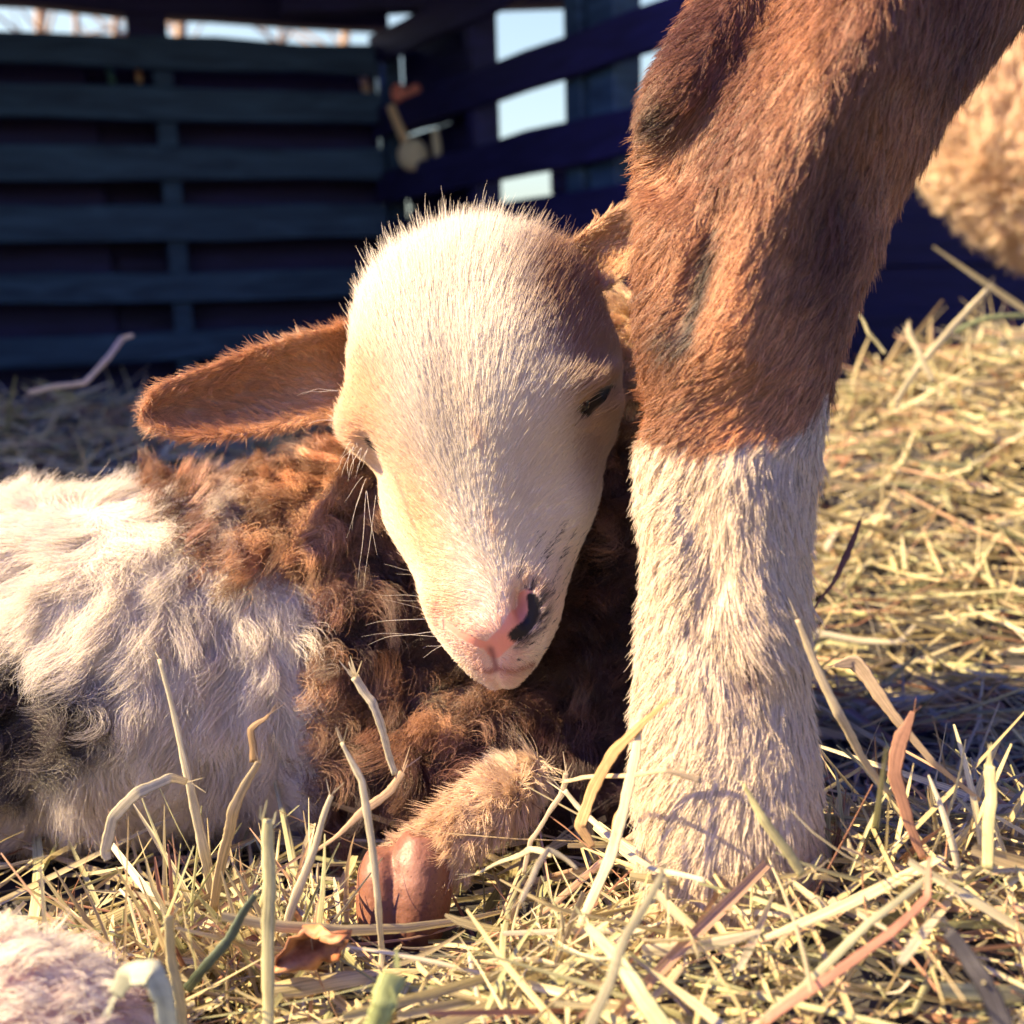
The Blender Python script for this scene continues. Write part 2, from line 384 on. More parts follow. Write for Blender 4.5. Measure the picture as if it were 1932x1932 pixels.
# closed part of that wall beside the corner
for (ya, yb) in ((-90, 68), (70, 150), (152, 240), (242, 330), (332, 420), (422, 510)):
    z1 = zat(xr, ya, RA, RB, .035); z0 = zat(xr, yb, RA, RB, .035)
    board(f2, RA, RB, z0, z1, 0.0, tat(864 if ya < 0 else 897, RA, RB), -.06, .014, WOOD_SHADE, 'back_board')

f4 = empty('pallet_fence', (-1.45, .8, 0)); tag(f4, 'unseen side wall added on the left to block sky light from the shelter', 'fence', 'wooden pallet walls of the shelter')  # added out of view to cut sky light on fence and hay
for k in range(7):
    board(f4, np.array([-1.45, .75]), np.array([-1.30, 2.40]), .02+k*.14, .02+k*.14+.115, 0, 1.62, 0, .018, WOOD)
    board(f4, np.array([-1.45, .75]), np.array([-1.30, 2.40]), .09+k*.14, .09+k*.14+.10, 0, 1.62, -.06, .014, WOOD_SHADE, 'back_board')
for tt in (.0, .78, 1.57): board(f4, np.array([-1.45, .75]), np.array([-1.30, 2.40]), 0, 1.0, tt, tt+.05, -.042, .04, WOOD, 'stringer')
f3 = empty('added_dark_wall', (.5, 2.3, 0)); tag(f3, 'low dark board wall added to give the shade far behind the peach woolly sheep', 'wall')  # added dark wall, stands in for shade behind the far sheep
for k in range(6):
    board(f3, np.array([.12, 2.75]), np.array([3.2, 2.15]), -.02+k*.1, -.02+k*.1+.106, 0, 3.1, .016*(k % 2), .012, WOOD_SHADE, 'board')
def stick(name, pts, d, wid, colr, mat, parent=None):
    pass

# =====================================================================================
# LAMB
# =====================================================================================
# head frame: origin at the chin
HO = P(948, 1288, .402)
def rotm(ax, a):
    ax = nrm(np.asarray(ax, float)); K = np.array([[0, -ax[2], ax[1]], [ax[2], 0, -ax[0]], [-ax[1], ax[0], 0]])
    return np.eye(3)+math.sin(a)*K+(1-math.cos(a))*K@K
HX, HY, HZ = RR.copy(), -FF.copy(), UU.copy()
M_ = rotm(HY, math.radians(5.5))          # roll (crown towards image left)
HX, HY, HZ = M_@HX, M_@HY, M_@HZ
M_ = rotm(HX, math.radians(-5)); HY, HZ = M_@HY, M_@HZ     # crown leans a little away
M_ = rotm(HZ, math.radians(-13)); HX, HY = M_@HX, M_@HY     # face turned to image left
def h2w(q): return HO + q[..., 0:1]*HX + q[..., 1:2]*HY + q[..., 2:3]*HZ
def w2h(p): q = p-HO; return np.stack([q@HX, q@HY, q@HZ], -1)
sz = np.array([-.002, .003, .010, .020, .030, .044, .063, .078, .088, .098, .110, .127, .142, .155, .164, .169])
hw = np.array([.004, .0105, .0165, .0225, .0255, .0305, .0385, .0430, .0475, .0500, .0500, .0480, .0420, .0310, .0180, .004])
yf = np.array([.002, .0085, .0135, .0190, .0205, .0215, .0255, .0300, .0330, .0350, .0355, .0330, .0250, .0130, .002, -.008])
yb = np.array([-.004, -.009, -.013, -.017, -.020, -.028, -.042, -.050, -.053, -.054, -.054, -.050, -.045, -.036, -.025, -.012])
Zs = np.linspace(sz[0], sz[-1], 150); TH = np.linspace(0, 2*PI, 130, endpoint=False)
EYE_PX = (1128, 757)
def headprof(z):
    return smooth_interp(sz, hw, z), smooth_interp(sz, yf, z), smooth_interp(sz, yb, z)
h_, f_, b_ = headprof(Zs); h_, f_, b_ = h_[:, None], f_[:, None], b_[:, None]
y0_ = b_ + (f_-b_)*.50
c_, s_ = np.cos(TH)[None], np.sin(TH)[None]
e_ = 2/2.35
k_ = np.interp(Zs, [0, .02, .06, .09, .17], [.05, .20, .36, .20, .03])[:, None]
x_ = h_*np.sign(c_)*np.abs(c_)**e_*(1-k_*np.maximum(s_, 0)**1.5)
y_ = np.where(s_ > 0, y0_+(f_-y0_)*np.abs(s_)**e_, y0_-(y0_-b_)*np.abs(s_)**e_)
HV = np.stack([x_, y_, Zs[:, None]+0*x_], -1)
HV[..., 0] *= 1+.075*np.exp(-((HV[..., 2]-.122)/.022)**2)*(HV[..., 0] > 0)
# local features, displaced outwards/inwards
rad_dir = nrm(np.stack([x_/np.maximum(h_, .004)**1, (y_-y0_)/np.maximum(f_-y0_, .004), 0*x_], -1))
def bump3(c, r, amp):
    global HV
    d = ((HV[..., 0]-c[0])/r[0])**2+((HV[..., 1]-c[1])/r[1])**2+((HV[..., 2]-c[2])/r[2])**2
    HV = HV + rad_dir*(amp*np.exp(-d))[..., None]
for s in (-1, 1):
    bump3((s*.043, .012, .100), (.014, .016, .012), .0055)        # brow ridge
    bump3((s*.044, .010, .0835 if s < 0 else .0880), (.010, .014, .0070), -.0060 if s < 0 else -.0025)      # eye hollow
    bump3((s*.036, .006, .062), (.012, .02, .014), .0030)         # cheek
    bump3((s*.020, .014, .030), (.009, .012, .010), .0022)        # nostril wing
    bump3((s*.0150, .0190, .0275), (.0032, .010, .0065), -.0085 if s > 0 else -.0008)     # nostril
    bump3((s*.034, .012, .068), (.010, .010, .014), -.0022)
    bump3((s*.030, .026, .125), (.018, .015, .020), .0025)
bump3((0, .02, .006), (.0022, .012, .010), -.0022)                  # lip cleft
bump3((0, .024, .018), (.009, .01, .006), .0025)                    # nose pad
bump3((0, .03, .108), (.006, .015, .03), -.0015)
_W = h2w(HV).reshape(-1, 3); _x, _y, _d = proj(_W)
def surf(px, py):
    k = np.hypot(_x-px, _y-py) < 9
    return HV.reshape(-1, 3)[np.where(k)[0][np.argmin(_d[k])]]
e0 = [surf(*q) for q in ((1096, 788), (1112, 772), (1128, 757), (1146, 742), (1160, 730))]
EYE_C = e0[2].copy(); eL = [surf(*q) for q in ((689, 838), (697, 848), (706, 858))]; EYE_CL = eL[1].copy()
for q in eL: bump3(q, (.0026, .005, .0022), -.0020)
for q in e0: bump3(q, (.0036, .006, .0030), -.0026)
q = surf(1105, 725); bump3(q, (.010, .010, .0055), .0022)
q = surf(1150, 790); bump3(q, (.008, .010, .0050), .0018)
head = mesh('head', h2w(HV).reshape(-1, 3), ring_faces(150, 130), add=True)

def ear(top, bot, dep, thick, name, cup=.010):
    top = np.array(top, float); bot = np.array(bot, float); M = len(top)
    s = np.linspace(0, 1, 60); si = np.linspace(0, 1, M)
    tx, ty = smooth_interp(si, top[:, 0], s), smooth_interp(si, top[:, 1], s)
    bx, by = smooth_interp(si, bot[:, 0], s), smooth_interp(si, bot[:, 1], s)
    dd = np.interp(s, np.linspace(0, 1, len(dep)), dep)
    R = []
    for i in range(60):
        A, B = P(tx[i], ty[i], dd[i]), P(bx[i], by[i], dd[i]-.004)
        c = (A+B)/2; wv = (A-B)/2; ring = []
        for a in np.linspace(0, 2*PI, 40, endpoint=False):
            q = math.cos(a); th = thick*math.sin(a)*(1-.35*s[i])
            ring.append(c + wv*q + FF*(cup*(1-q*q)*(1-.5*s[i]) + th))
        R.append(ring)
    return loft(name, np.array(R))
ear_l = ear([(690, 596), (640, 612), (560, 630), (480, 655), (400, 686), (340, 706), (300, 724), (274, 748), (262, 776), (262, 790)],
            [(700, 800), (655, 790), (590, 800), (500, 816), (430, 826), (370, 828), (325, 824), (296, 815), (275, 806), (266, 798)],
            [.432, .425, .415, .41, .405], .0036, 'ear_l', cup=.017)
ear_r = ear([(980, 480), (1040, 462), (1085, 448), (1130, 412), (1185, 378), (1260, 345), (1330, 340), (1380, 370), (1400, 400)],
            [(1010, 640), (1060, 600), (1110, 560), (1150, 540), (1200, 510), (1270, 480), (1340, 460), (1390, 430), (1405, 405)],
            [.425, .42, .418, .42, .425], .0042, 'ear_r', cup=.012)
def hloft(name, tab, n=64, m=80, ex=2.0):
    """tab rows: x, ytop, ybot, depth, depth radius -> loft along the picture's x"""
    tab = np.array(tab, float); xs = np.linspace(tab[0, 0], tab[-1, 0], m)
    T, B, D, R = (smooth_interp(tab[:, 0], tab[:, k], xs) for k in (1, 2, 3, 4))
    th = np.linspace(0, 2*PI, n, endpoint=False); V = np.zeros((m, n, 3))
    for i in range(m):
        cy_, ry = (T[i]+B[i])/2, (B[i]-T[i])/2
        V[i] = P(np.full(n, xs[i]), cy_+ry*np.sign(np.sin(th))*np.abs(np.sin(th))**(2/ex), np.full(n, D[i])) + FF*(R[i]*np.sign(np.cos(th))*np.abs(np.cos(th))**(2/ex))[:, None]
    return loft(name, V)
body = hloft('body', [(-330, 1180, 1330, .50, .01), (-300, 1060, 1450, .50, .045), (-200, 985, 1530, .50, .066), (0, 958, 1560, .495, .072), (150, 945, 1570, .49, .070), (300, 930, 1560, .49, .068),
    (450, 902, 1550, .49, .064), (600, 862, 1565, .49, .060), (720, 800, 1600, .495, .060), (900, 700, 1640, .50, .060), (1100, 600, 1670, .50, .060), (1250, 585, 1650, .50, .058), (1340, 650, 1600, .50, .052), (1405, 780, 1500, .50, .034), (1430, 1000, 1300, .5, .01)], ex=2.2)  # hump hidden behind the leg is raised to cast shade on the hay
A3 = np.stack([RR, UU, FF])
thigh = ellipsoid('thigh', P(250, 1260, .462), A3, (.064, .062, .050))
fore = ellipsoid('fore', P(855, 1385, .446), nrm(np.stack([RR-.25*UU, UU+.25*RR, FF])), (.032, .024, .026))
knee = ellipsoid('knee', P(1090, 1440, .452), A3, (.034, .036, .028))
def tube_loft(name, pts, rads, n=28, m=24, flat=1.0):
    pts = np.array(pts); s = np.linspace(0, 1, m); si = np.linspace(0, 1, len(pts))
    C = np.stack([smooth_interp(si, pts[:, k], s) for k in range(3)], -1); R = smooth_interp(si, rads, s)
    Tn = nrm(np.gradient(C, axis=0)); a = nrm(np.cross(Tn, FF+.01)); b = np.cross(Tn, a)
    th = np.linspace(0, 2*PI, n, endpoint=False)
    return loft(name, C[:, None]+R[:, None, None]*(np.cos(th)[None, :, None]*a[:, None]+flat*np.sin(th)[None, :, None]*b[:, None]))
pastern = tube_loft('pastern', [P(1000, 1455, .420), P(935, 1515, .396), P(865, 1568, .388), P(800, 1630, .388)], [.008, .0092, .0092, .0095])
lamb, lamb_label = join_remesh('lamb', [head, ear_l, ear_r, body, thigh, fore, knee, pastern], .00095, SKIN, 3)
tag(lamb, 'young lamb with white face and brown ears lying in the hay beside the thick leg', 'lamb')

def loc(px, py, y=.028):
    d = P(px, py, 1.0)-CAM; n = HY; s = ((HO+HY*y-CAM)@n)/(d@n); q = w2h(CAM+d*s); return q[0], q[2]
NOSE = [loc(842, 1172, .014), loc(880, 1202, .018), loc(925, 1226, .02), loc(958, 1196, .02), loc(985, 1150, .018), loc(988, 1130, .018)]
LIP = [loc(925, 1226, .016), loc(934, 1262, .012)]
NOSTR = [loc(1000, 1130, .018), loc(1003, 1155, .018), loc(990, 1180, .018), loc(970, 1200, .018)]
MOUTH = [loc(893, 1262, .014), loc(915, 1270, .014), loc(936, 1263, .014), loc(962, 1270, .014), loc(992, 1258, .014)]
EYE_R = [(q[0], q[2]) for q in e0[:]]
EYE_L = [(q[0], q[2]) for q in eL]
cream = np.array([.91, .84, .76]); tan = np.array([.62, .40, .24]); brown = np.array([.52, .28, .16]); dbrown = np.array([.085, .038, .045])
pink = np.array([.72, .30, .25]); darkg = np.array([.014, .012, .018]); peach = np.array([.80, .57, .37])
def head_masks(p):
    q = w2h(p); x, z, y = q[:, 0], q[:, 2], q[:, 1]
    front = y > -.012
    nose = np.maximum(sm(.0020, .0010, polyd(x, z, NOSE[:3])), sm(.0038, .0026, polyd(x, z, NOSE[2:])))*front*(y > .0)
    lip = np.maximum(np.exp(-(polyd(x, z, LIP)/.0015)**2), .8*np.exp(-(polyd(x, z, MOUTH)/.0011)**2))*front
    nostr = sm(.0027, .0015, polyd(x, z, NOSTR))*front
    er = np.exp(-(polyd(x, z, EYE_R)/.0020)**2)*(x > 0)*(y > -.03); elt = np.exp(-(polyd(x, z, EYE_L)/.0013)**2)*(x < 0)*(y > -.03)
    return q, nose, lip, nostr, er, elt
def head_color(p):
    px, py, _ = proj(p); q = w2h(p); nz = fn(p, 60, 3); n2 = fn(p, 260, 4)
    c = np.tile(cream, (len(p), 1))
    warm = np.clip(blob(px, py, 685, 770, 60, 130)*1.1 + blob(px, py, 800, 1000, 50, 160, -.3)*1.0 + blob(px, py, 840, 1150, 50, 40)*.4 + blob(px, py, 1085, 1130, 60, 120)*.5, 0, 1)
    c = mixc(c, np.array([.82, .57, .40]), warm)
    t = blob(px, py, 1110, 540, 120, 90)*1.3 + blob(px, py, 1150, 650, 90, 170)*.9 + blob(px, py, 1130, 850, 60, 90)*.5
    c = mixc(c, np.array([.35, .185, .11]), np.clip(t*1.25+nz*.10, 0, 1)*.88)
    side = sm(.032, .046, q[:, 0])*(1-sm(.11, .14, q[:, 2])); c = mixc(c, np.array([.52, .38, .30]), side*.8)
    pk = polyd(px, py, [(890, 700), (905, 900), (930, 1010), (915, 1110)]); c = mixc(c, np.array([.80, .55, .45]), .35*np.exp(-(pk/12)**2)*(n2 > -.2))
    c = mixc(c, np.array([.30, .17, .15]), .7*np.exp(-(polyd(q[:, 0], q[:, 2], MOUTH)/.0014)**2)*(q[:, 1] > 0))
    pk = np.exp(-(polyd(q[:, 0], q[:, 2], NOSE)/.007)**2)+np.exp(-(polyd(q[:, 0], q[:, 2], LIP)/.009)**2); c = mixc(c, pink*1.1, np.clip(pk, 0, 1)*.45)
    nd = polyd(q[:, 0], q[:, 2], NOSTR); c = mixc(c, darkg*2, sm(.0062, .0030, nd)*(q[:, 1] > 0)*np.clip(.7+.5*fn(p, 1400, 8), 0, 1))
    sp = blob(px, py, 1045, 1070, 60, 65)+blob(px, py, 1015, 1215, 50, 35); c = mixc(c, darkg*3.5, (sp > .25)*((fn(p, 1500, 9)+.3*rng.normal(size=len(p)) > 1.55)))
    return c
def ear_color(p):
    px, py, _ = proj(p); nz = fn(p, 80, 21)
    c = np.tile(brown*1.05, (len(p), 1)); c = mixc(c, np.array([.62, .40, .26]), np.clip(.3+.3*nz, 0, 1))
    r = px > 900
    c[r] = mixc(np.tile(tan*.95, (r.sum(), 1)), np.array([.68, .44, .27]), sm(1060, 1130, px[r]-.25*(py[r]-430)))
    return c
def brownmask(px, py, p):
    nz = fn(p, 45, 31)*22 + fn(p, 110, 32)*10
    # brown back, chest and the dark patch low at the left edge
    xb = np.interp(py+34, [840, 890, 930, 980, 1010, 1030, 1060, 1090, 1120, 1250, 1400, 1600], [60, 110, 160, 215, 300, 330, 380, 440, 520, 545, 560, 560])
    m = sm(-14, 14, px+nz-xb)
    m = np.maximum(m, sm(1.05, .75, np.hypot((px+40)/265, (py-1330)/185)+nz*.004))
    m = np.maximum(m, sm(1.1, .8, np.hypot((px-30)/140, (py-895)/14)))
    m = m*(1-.9*blob(px, py, 400, 965, 40, 35, .6))
    m = np.where((px > 480) & (py > 1100) & (px < 575+nz*.5) & (py < 1560), m*sm(-10, 20, px-545-nz*.6+25*np.sin((py-1100)/45)), m)
    return m
def body_color(p):
    px, py, _ = proj(p); m = brownmask(px, py, p)
    w_ = np.array([.88, .80, .73])*(1+.05*fn(p, 90, 5))[:, None]
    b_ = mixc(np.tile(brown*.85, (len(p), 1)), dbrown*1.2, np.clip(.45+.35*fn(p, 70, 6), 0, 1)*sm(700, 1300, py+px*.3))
    dk = np.clip(sm(560, 700, px)*sm(930, 1080, py)*(1-.75*blob(px, py, 850, 1400, 150, 150)), 0, 1); b_ = mixc(b_, dbrown*.6, dk*.93)  # head's shadow on the chest put into the wool colour
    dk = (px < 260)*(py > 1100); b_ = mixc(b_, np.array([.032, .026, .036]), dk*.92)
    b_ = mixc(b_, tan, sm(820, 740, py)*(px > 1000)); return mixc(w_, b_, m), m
co, vn, tr_ = tri_data(lamb)
lab = lamb_label(co)
c = np.zeros((len(co), 3)); ih = lab == 0; ie = (lab == 1) | (lab == 2); ib = lab >= 3
q, ns, lp, nos, er, elt = head_masks(co)
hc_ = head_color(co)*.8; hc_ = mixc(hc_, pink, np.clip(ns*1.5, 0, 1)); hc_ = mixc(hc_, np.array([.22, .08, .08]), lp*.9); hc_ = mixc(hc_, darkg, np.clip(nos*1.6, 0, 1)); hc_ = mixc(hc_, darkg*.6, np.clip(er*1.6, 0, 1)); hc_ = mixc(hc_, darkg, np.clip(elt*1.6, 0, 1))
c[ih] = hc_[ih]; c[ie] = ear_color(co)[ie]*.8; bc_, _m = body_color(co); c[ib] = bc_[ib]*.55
c[lab == 7] = tan*.8
paint(lamb, c)
# eyes
for nm, px, py, d, s in (('eye', 1128, 757, None, 1), ('eye', 694, 846, None, -1)):
    e = ellipsoid(nm, h2w(EYE_CL+np.array([.0068, -.0030, 0])) if s < 0 else h2w(EYE_C*np.array([1, 1, 1.])-np.array([.0068, .0030, 0])), np.stack([HX, HY, HZ]), (.0048, .0048, .0048), 16)
    EYEM = bpy.data.materials.get('eye') or plain('eye', (.012, .010, .014), .08); e.data.materials.append(EYEM); under(e, lamb)

td = (co, vn, tr_)
# --- face fur
p, n = scatter(td, 4.2e6); lb = lamb_label(p)
hm = lb == 0; hp, hn = p[hm], n[hm]
q, ns, lp, nos, er, elt = head_masks(hp)
keep = (ns < .35) & (nos < .45) & (er < .40) & (elt < .6) & (rng.random(len(hp)) > lp*1.2)
keep &= ~((q[:, 1] < -.035) & (rng.random(len(hp)) < .6))
hp, hn, q = hp[keep], hn[keep], q[keep]
X_, Y_, Z_ = q[:, 0], q[:, 1], q[:, 2]
up = np.clip((Z_-.02)/.06, .15, 1)
cmb = HX*(X_*22*(1.1-.5*sm(.08, .13, Z_)))[:, None] + HZ*(.35+.65*up)[:, None] - HY*(.2+.6*sm(.1, .15, Z_))[:, None]
cmb = cmb + (HX*fn(hp, 55, 41)[:, None] + HZ*fn(hp, 55, 42)[:, None])*.15
low = sm(.016, .006, Z_)[:, None]; cmb = cmb*(1-low)+low*(-HZ*.6+HX*np.sign(X_)[:, None]*.5)
cmb = tangent(cmb, hn)
crown = sm(.118, .152, Z_)
Ln = .0042+.0030*sm(.05, .11, Z_)+.0060*crown*(1+1.0*(rng.random(len(hp)) < .12))
Ln = Ln*(1-.45*sm(.035, .015, Z_)); li = .06+.50*crown
grow('face_fur', lamb, hp, hn, cmb, Ln, li, head_color(hp)*(1+.05*rng.normal(size=(len(hp), 1))), K=6, r0=.00008, clump=0, jit=.13, wisp=.0002, mat=FURW)
# --- ears
em = (lb == 1) | (lb == 2); ep, en = p[em], n[em]; px, py, _ = proj(ep)
d_l = img_dir(np.full(len(ep), -1.0), np.full(len(ep), .30)); d_r = img_dir(np.full(len(ep), .85), np.full(len(ep), -.5))
cmb = tangent(np.where((px > 850)[:, None], d_r, d_l) + img_dir(fn(ep, 70, 51)*.25, fn(ep, 70, 52)*.3) + img_dir(0*px, .35*np.clip((py-740)/60, -1, 1)*(px < 850)), en)
grow('ear_fur', lamb, ep, en, cmb, np.where(px > 850, .0040, .0050), .15, ear_color(ep)*1.12*(1+.16*rng.normal(size=(len(ep), 1))), K=6, r0=.00008, clump=9, cl_str=.3, cl_off=.6, jit=.24)
# --- wool
bm = (lb >= 3) & (lb != 7) & (rng.random(len(lb)) < .47); bp, bn = p[bm], n[bm]; px, py, _ = proj(bp)
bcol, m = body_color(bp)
w_ = m < .5
dx = .45+.75*fn(bp, 22, 61); dy = .75+.6*fn(bp, 22, 62)
cmb = tangent(img_dir(dx, dy), bn)
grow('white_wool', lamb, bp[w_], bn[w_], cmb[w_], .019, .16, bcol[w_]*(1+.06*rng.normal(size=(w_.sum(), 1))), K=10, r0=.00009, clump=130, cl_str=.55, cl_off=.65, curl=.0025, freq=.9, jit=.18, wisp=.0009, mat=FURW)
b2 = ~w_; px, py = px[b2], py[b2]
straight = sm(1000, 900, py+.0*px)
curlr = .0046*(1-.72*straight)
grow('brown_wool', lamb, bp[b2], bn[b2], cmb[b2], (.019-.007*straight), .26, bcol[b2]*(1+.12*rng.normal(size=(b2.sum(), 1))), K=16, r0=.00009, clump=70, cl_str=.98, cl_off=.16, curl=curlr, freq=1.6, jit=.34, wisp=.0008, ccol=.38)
# --- pastern hair
pm = lb == 7; pp, pn = p[pm], n[pm]; px, py, _ = proj(pp)
cmb = tangent(img_dir(np.full(len(pp), -.75)+fn(pp, 120, 71)*.3, np.full(len(pp), .6)+fn(pp, 120, 72)*.3), pn)
pc = mixc(np.tile(np.array([.92, .74, .57]), (len(pp), 1)), np.array([.70, .48, .32]), np.clip(.4+.4*fn(pp, 90, 73), 0, 1))
grow('pastern_hair', lamb, pp, pn, cmb, .0085, .30, pc, K=6, r0=.00010, clump=12, cl_str=.6, cl_off=.4, jit=.28)
# --- whiskers and lashes
wr = []; wn = []; wc = []; wl = []
for (x, y, ax, ay, L_) in [(838, 1165, -1, -.35, .028), (850, 1195, -1, -.2, .03), (842, 1140, -1, -.5, .024), (860, 1215, -1, .15, .018), (832, 1110, -1, -.6, .026),
                           (668, 845, -.4, 1, .010), (672, 845, -.2, 1, .012), (676, 850, -.5, .8, .010), (664, 842, -.6, .9, .009), (680, 850, -.2, 1, .008), (690, 905, -.5, 1, .022), (695, 920, -.3, 1, .026), (700, 930, .1, 1, .024), (640, 745, -1, -.3, .012), (640, 790, -1, 0, .011)]:
    for k in range(2):
        wr.append(P(x+rng.normal()*6, y+rng.normal()*6, .392)); wn.append(-FF); wc.append(img_dir(ax+rng.normal()*.12, ay+rng.normal()*.12)); wl.append(L_*rng.uniform(.7, 1.2))
wr, wn, wc = np.array(wr), np.array(wn), nrm(np.array(wc))
grow('whiskers', lamb, wr, wn, wc, np.array(wl), .12, np.tile(cream, (len(wr), 1)), K=8, r0=.00006, jit=.15, grav=.35, wisp=.0006)
# --- hoof
def hoof_claw(name, cx, cy, dep, w, h, t, ang):
    ax = nrm(np.stack([RR*math.cos(ang)+UU*math.sin(ang), -RR*math.sin(ang)+UU*math.cos(ang), FF])); m, n_ = 40, 48
    V = np.zeros((m, n_, 3)); s = np.linspace(0, 1, m); th = np.linspace(0, 2*PI, n_, endpoint=False)
    for i in range(m):
        r = min(1, math.sin(PI*min(1, (s[i]*.93+.05)))**.42); ww = w*r*(1-.12*s[i]); tt = t*r
        ridge = 1+.05*math.exp(-((s[i]-.16)/.06)**2)
        V[i] = P(cx, cy, dep) + ax[1]*(h*(.5-s[i])) + ax[0]*(ww*ridge*np.cos(th))[:, None] + ax[2]*(tt*ridge*np.sin(th)-.002*s[i])[:, None]
    return loft(name, V)
h1 = hoof_claw('hoof', 722, 1712, .381, .0095, .040, .012, .05); h2 = hoof_claw('hoof2', 786, 1694, .383, .0130, .046, .014, -.10)
hoof, _l = join_remesh('hoof', [h1, h2], .0008, HOOFM, 4)
hco, hvn, _t = tri_data(hoof); px, py, _ = proj(hco)
c = np.tile(np.array([.20, .085, .062]), (len(hco), 1)); c = mixc(c, np.array([.36, .19, .15]), np.clip(blob(px, py, 770, 1650, 26, 30)+.25*blob(px, py, 740, 1720, 60, 40)+.12*fn(hco, 200, 81), 0, 1))  # pale blob paints a highlight into the horn colour
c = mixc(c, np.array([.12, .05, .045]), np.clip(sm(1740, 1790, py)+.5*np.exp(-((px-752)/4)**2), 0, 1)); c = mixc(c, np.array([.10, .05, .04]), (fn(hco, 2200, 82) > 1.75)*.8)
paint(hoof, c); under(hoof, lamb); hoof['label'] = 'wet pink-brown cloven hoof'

# =====================================================================================
# SHEEP WITH THE BIG LEG
# =====================================================================================
yy = np.array([-900, -650, -450, -250, -100, 0, 50, 100, 150, 200, 300, 400, 500, 600, 700, 800, 850, 950, 1050, 1200, 1300, 1400, 1500, 1600, 1700, 1760], float)
xl = np.array([1900, 1740, 1590, 1450, 1360, 1318, 1288, 1258, 1232, 1214, 1212, 1212, 1208, 1208, 1218, 1226, 1212, 1212, 1222, 1214, 1208, 1204, 1206, 1212, 1225, 1240], float)
xr_ = np.array([2900, 2600, 2380, 2180, 2030, 1958, 1920, 1880, 1840, 1800, 1742, 1682, 1645, 1608, 1574, 1552, 1545, 1530, 1522, 1524, 1522, 1534, 1542, 1540, 1530, 1515], float)
dp = np.interp(yy, [-900, -200, 200, 800, 1760], [.43, .375, .350, .345, .345])
Ys = np.linspace(-900, 1760, 240); XL = smooth_interp(yy, xl, Ys); XR = smooth_interp(yy, xr_, Ys); DP = np.interp(Ys, yy, dp)
th = np.linspace(0, 2*PI, 120, endpoint=False); V = np.zeros((240, 120, 3))
for i in range(240):
    cx, rx = (XL[i]+XR[i])/2, (XR[i]-XL[i])/2; rd = min(rx/F*DP[i]*.85, .05)
    V[i] = P(cx+rx*np.cos(th), np.full(120, Ys[i]), np.full(120, DP[i])) - FF*(rd*np.sin(th))[:, None]
px, py, _ = proj(V.reshape(-1, 3)); front = ((V.reshape(-1, 3)-P(0, 0, 1)*0)@FF)
fr = np.tile(np.sin(th) > -.1, 240)
g1 = np.exp(-(polyd(px, py, [(1520, -100), (1430, 60), (1340, 200), (1270, 300)])/70)**2)
g2 = np.exp(-(polyd(px, py, [(1360, 400), (1330, 520), (1290, 620)])/30)**2)
r1 = np.exp(-(polyd(px, py, [(1700, -100), (1620, 100), (1480, 330), (1400, 480), (1370, 640)])/80)**2)
r2 = np.exp(-(polyd(px, py, [(1270, 640), (1260, 760)])/70)**2)
g3 = np.exp(-(polyd(px, py, [(1300, 930), (1350, 1100), (1310, 1200), (1400, 1280)])/26)**2)
r3 = np.exp(-(polyd(px, py, [(1390, 900), (1420, 1080), (1440, 1250)])/50)**2)
r4 = np.exp(-(polyd(px, py, [(1240, 960), (1260, 1060)])/50)**2)
disp = (-.019*g1 - .009*g2 + .012*r1 + .006*r2 - .0028*g3 + .0035*r3+.003*r4)*fr
V = (V.reshape(-1, 3) - FF*disp[:, None]).reshape(240, 120, 3)
leg_o = loft('leg_src', V)
trunk = ellipsoid('trunk', np.array([.62, .50, .66]), np.eye(3), (.46, .20, .20), 40)
ewe, ewe_label = join_remesh('standing_sheep', [leg_o, trunk], .0024, SKIN, 2)
tag(ewe, 'standing sheep seen only by one thick foreleg, brown above and white below', 'sheep')
def leg_color(p):
    px, py, d = proj(p); nz = fn(p, 90, 91)*14+fn(p, 220, 92)*8
    yb_ = np.interp(px, [1190, 1260, 1330, 1400, 1460, 1500, 1560], [852, 852, 838, 826, 815, 808, 745])
    wh = sm(-9, 9, py+nz-yb_)
    b = mixc(np.tile(np.array([.61, .315, .175]), (len(p), 1)), np.array([.18, .08, .06]), np.clip(.35+.3*fn(p, 60, 93)+.3*sm(1500, 1600, px), 0, 1))  # right side darkened: shade put into the brown coat colour
    dk = np.clip(blob(px, py, 1255, 225, 48, 52)*1.0+blob(px, py, 1265, 640, 30, 45)*.7+np.exp(-(polyd(px, py, [(1350, 450), (1330, 540), (1300, 640)])/17)**2)*1.0, 0, 1); b = mixc(b, np.array([.05, .03, .03]), dk)  # dark tufts, plus shade of the crease put into the colour
    w_ = np.tile(np.array([.80, .66, .53]), (len(p), 1))
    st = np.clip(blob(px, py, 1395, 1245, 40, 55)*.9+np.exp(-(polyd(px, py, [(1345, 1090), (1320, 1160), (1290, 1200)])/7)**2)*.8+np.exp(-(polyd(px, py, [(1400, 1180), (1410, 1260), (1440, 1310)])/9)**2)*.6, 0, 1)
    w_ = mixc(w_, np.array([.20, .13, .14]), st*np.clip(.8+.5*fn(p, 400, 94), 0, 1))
    return mixc(b, w_, wh)
eco, evn, etr = tri_data(ewe); lab = ewe_label(eco); ec = leg_color(eco)*.5; ec[lab == 1] = (.4, .3, .22); paint(ewe, ec)
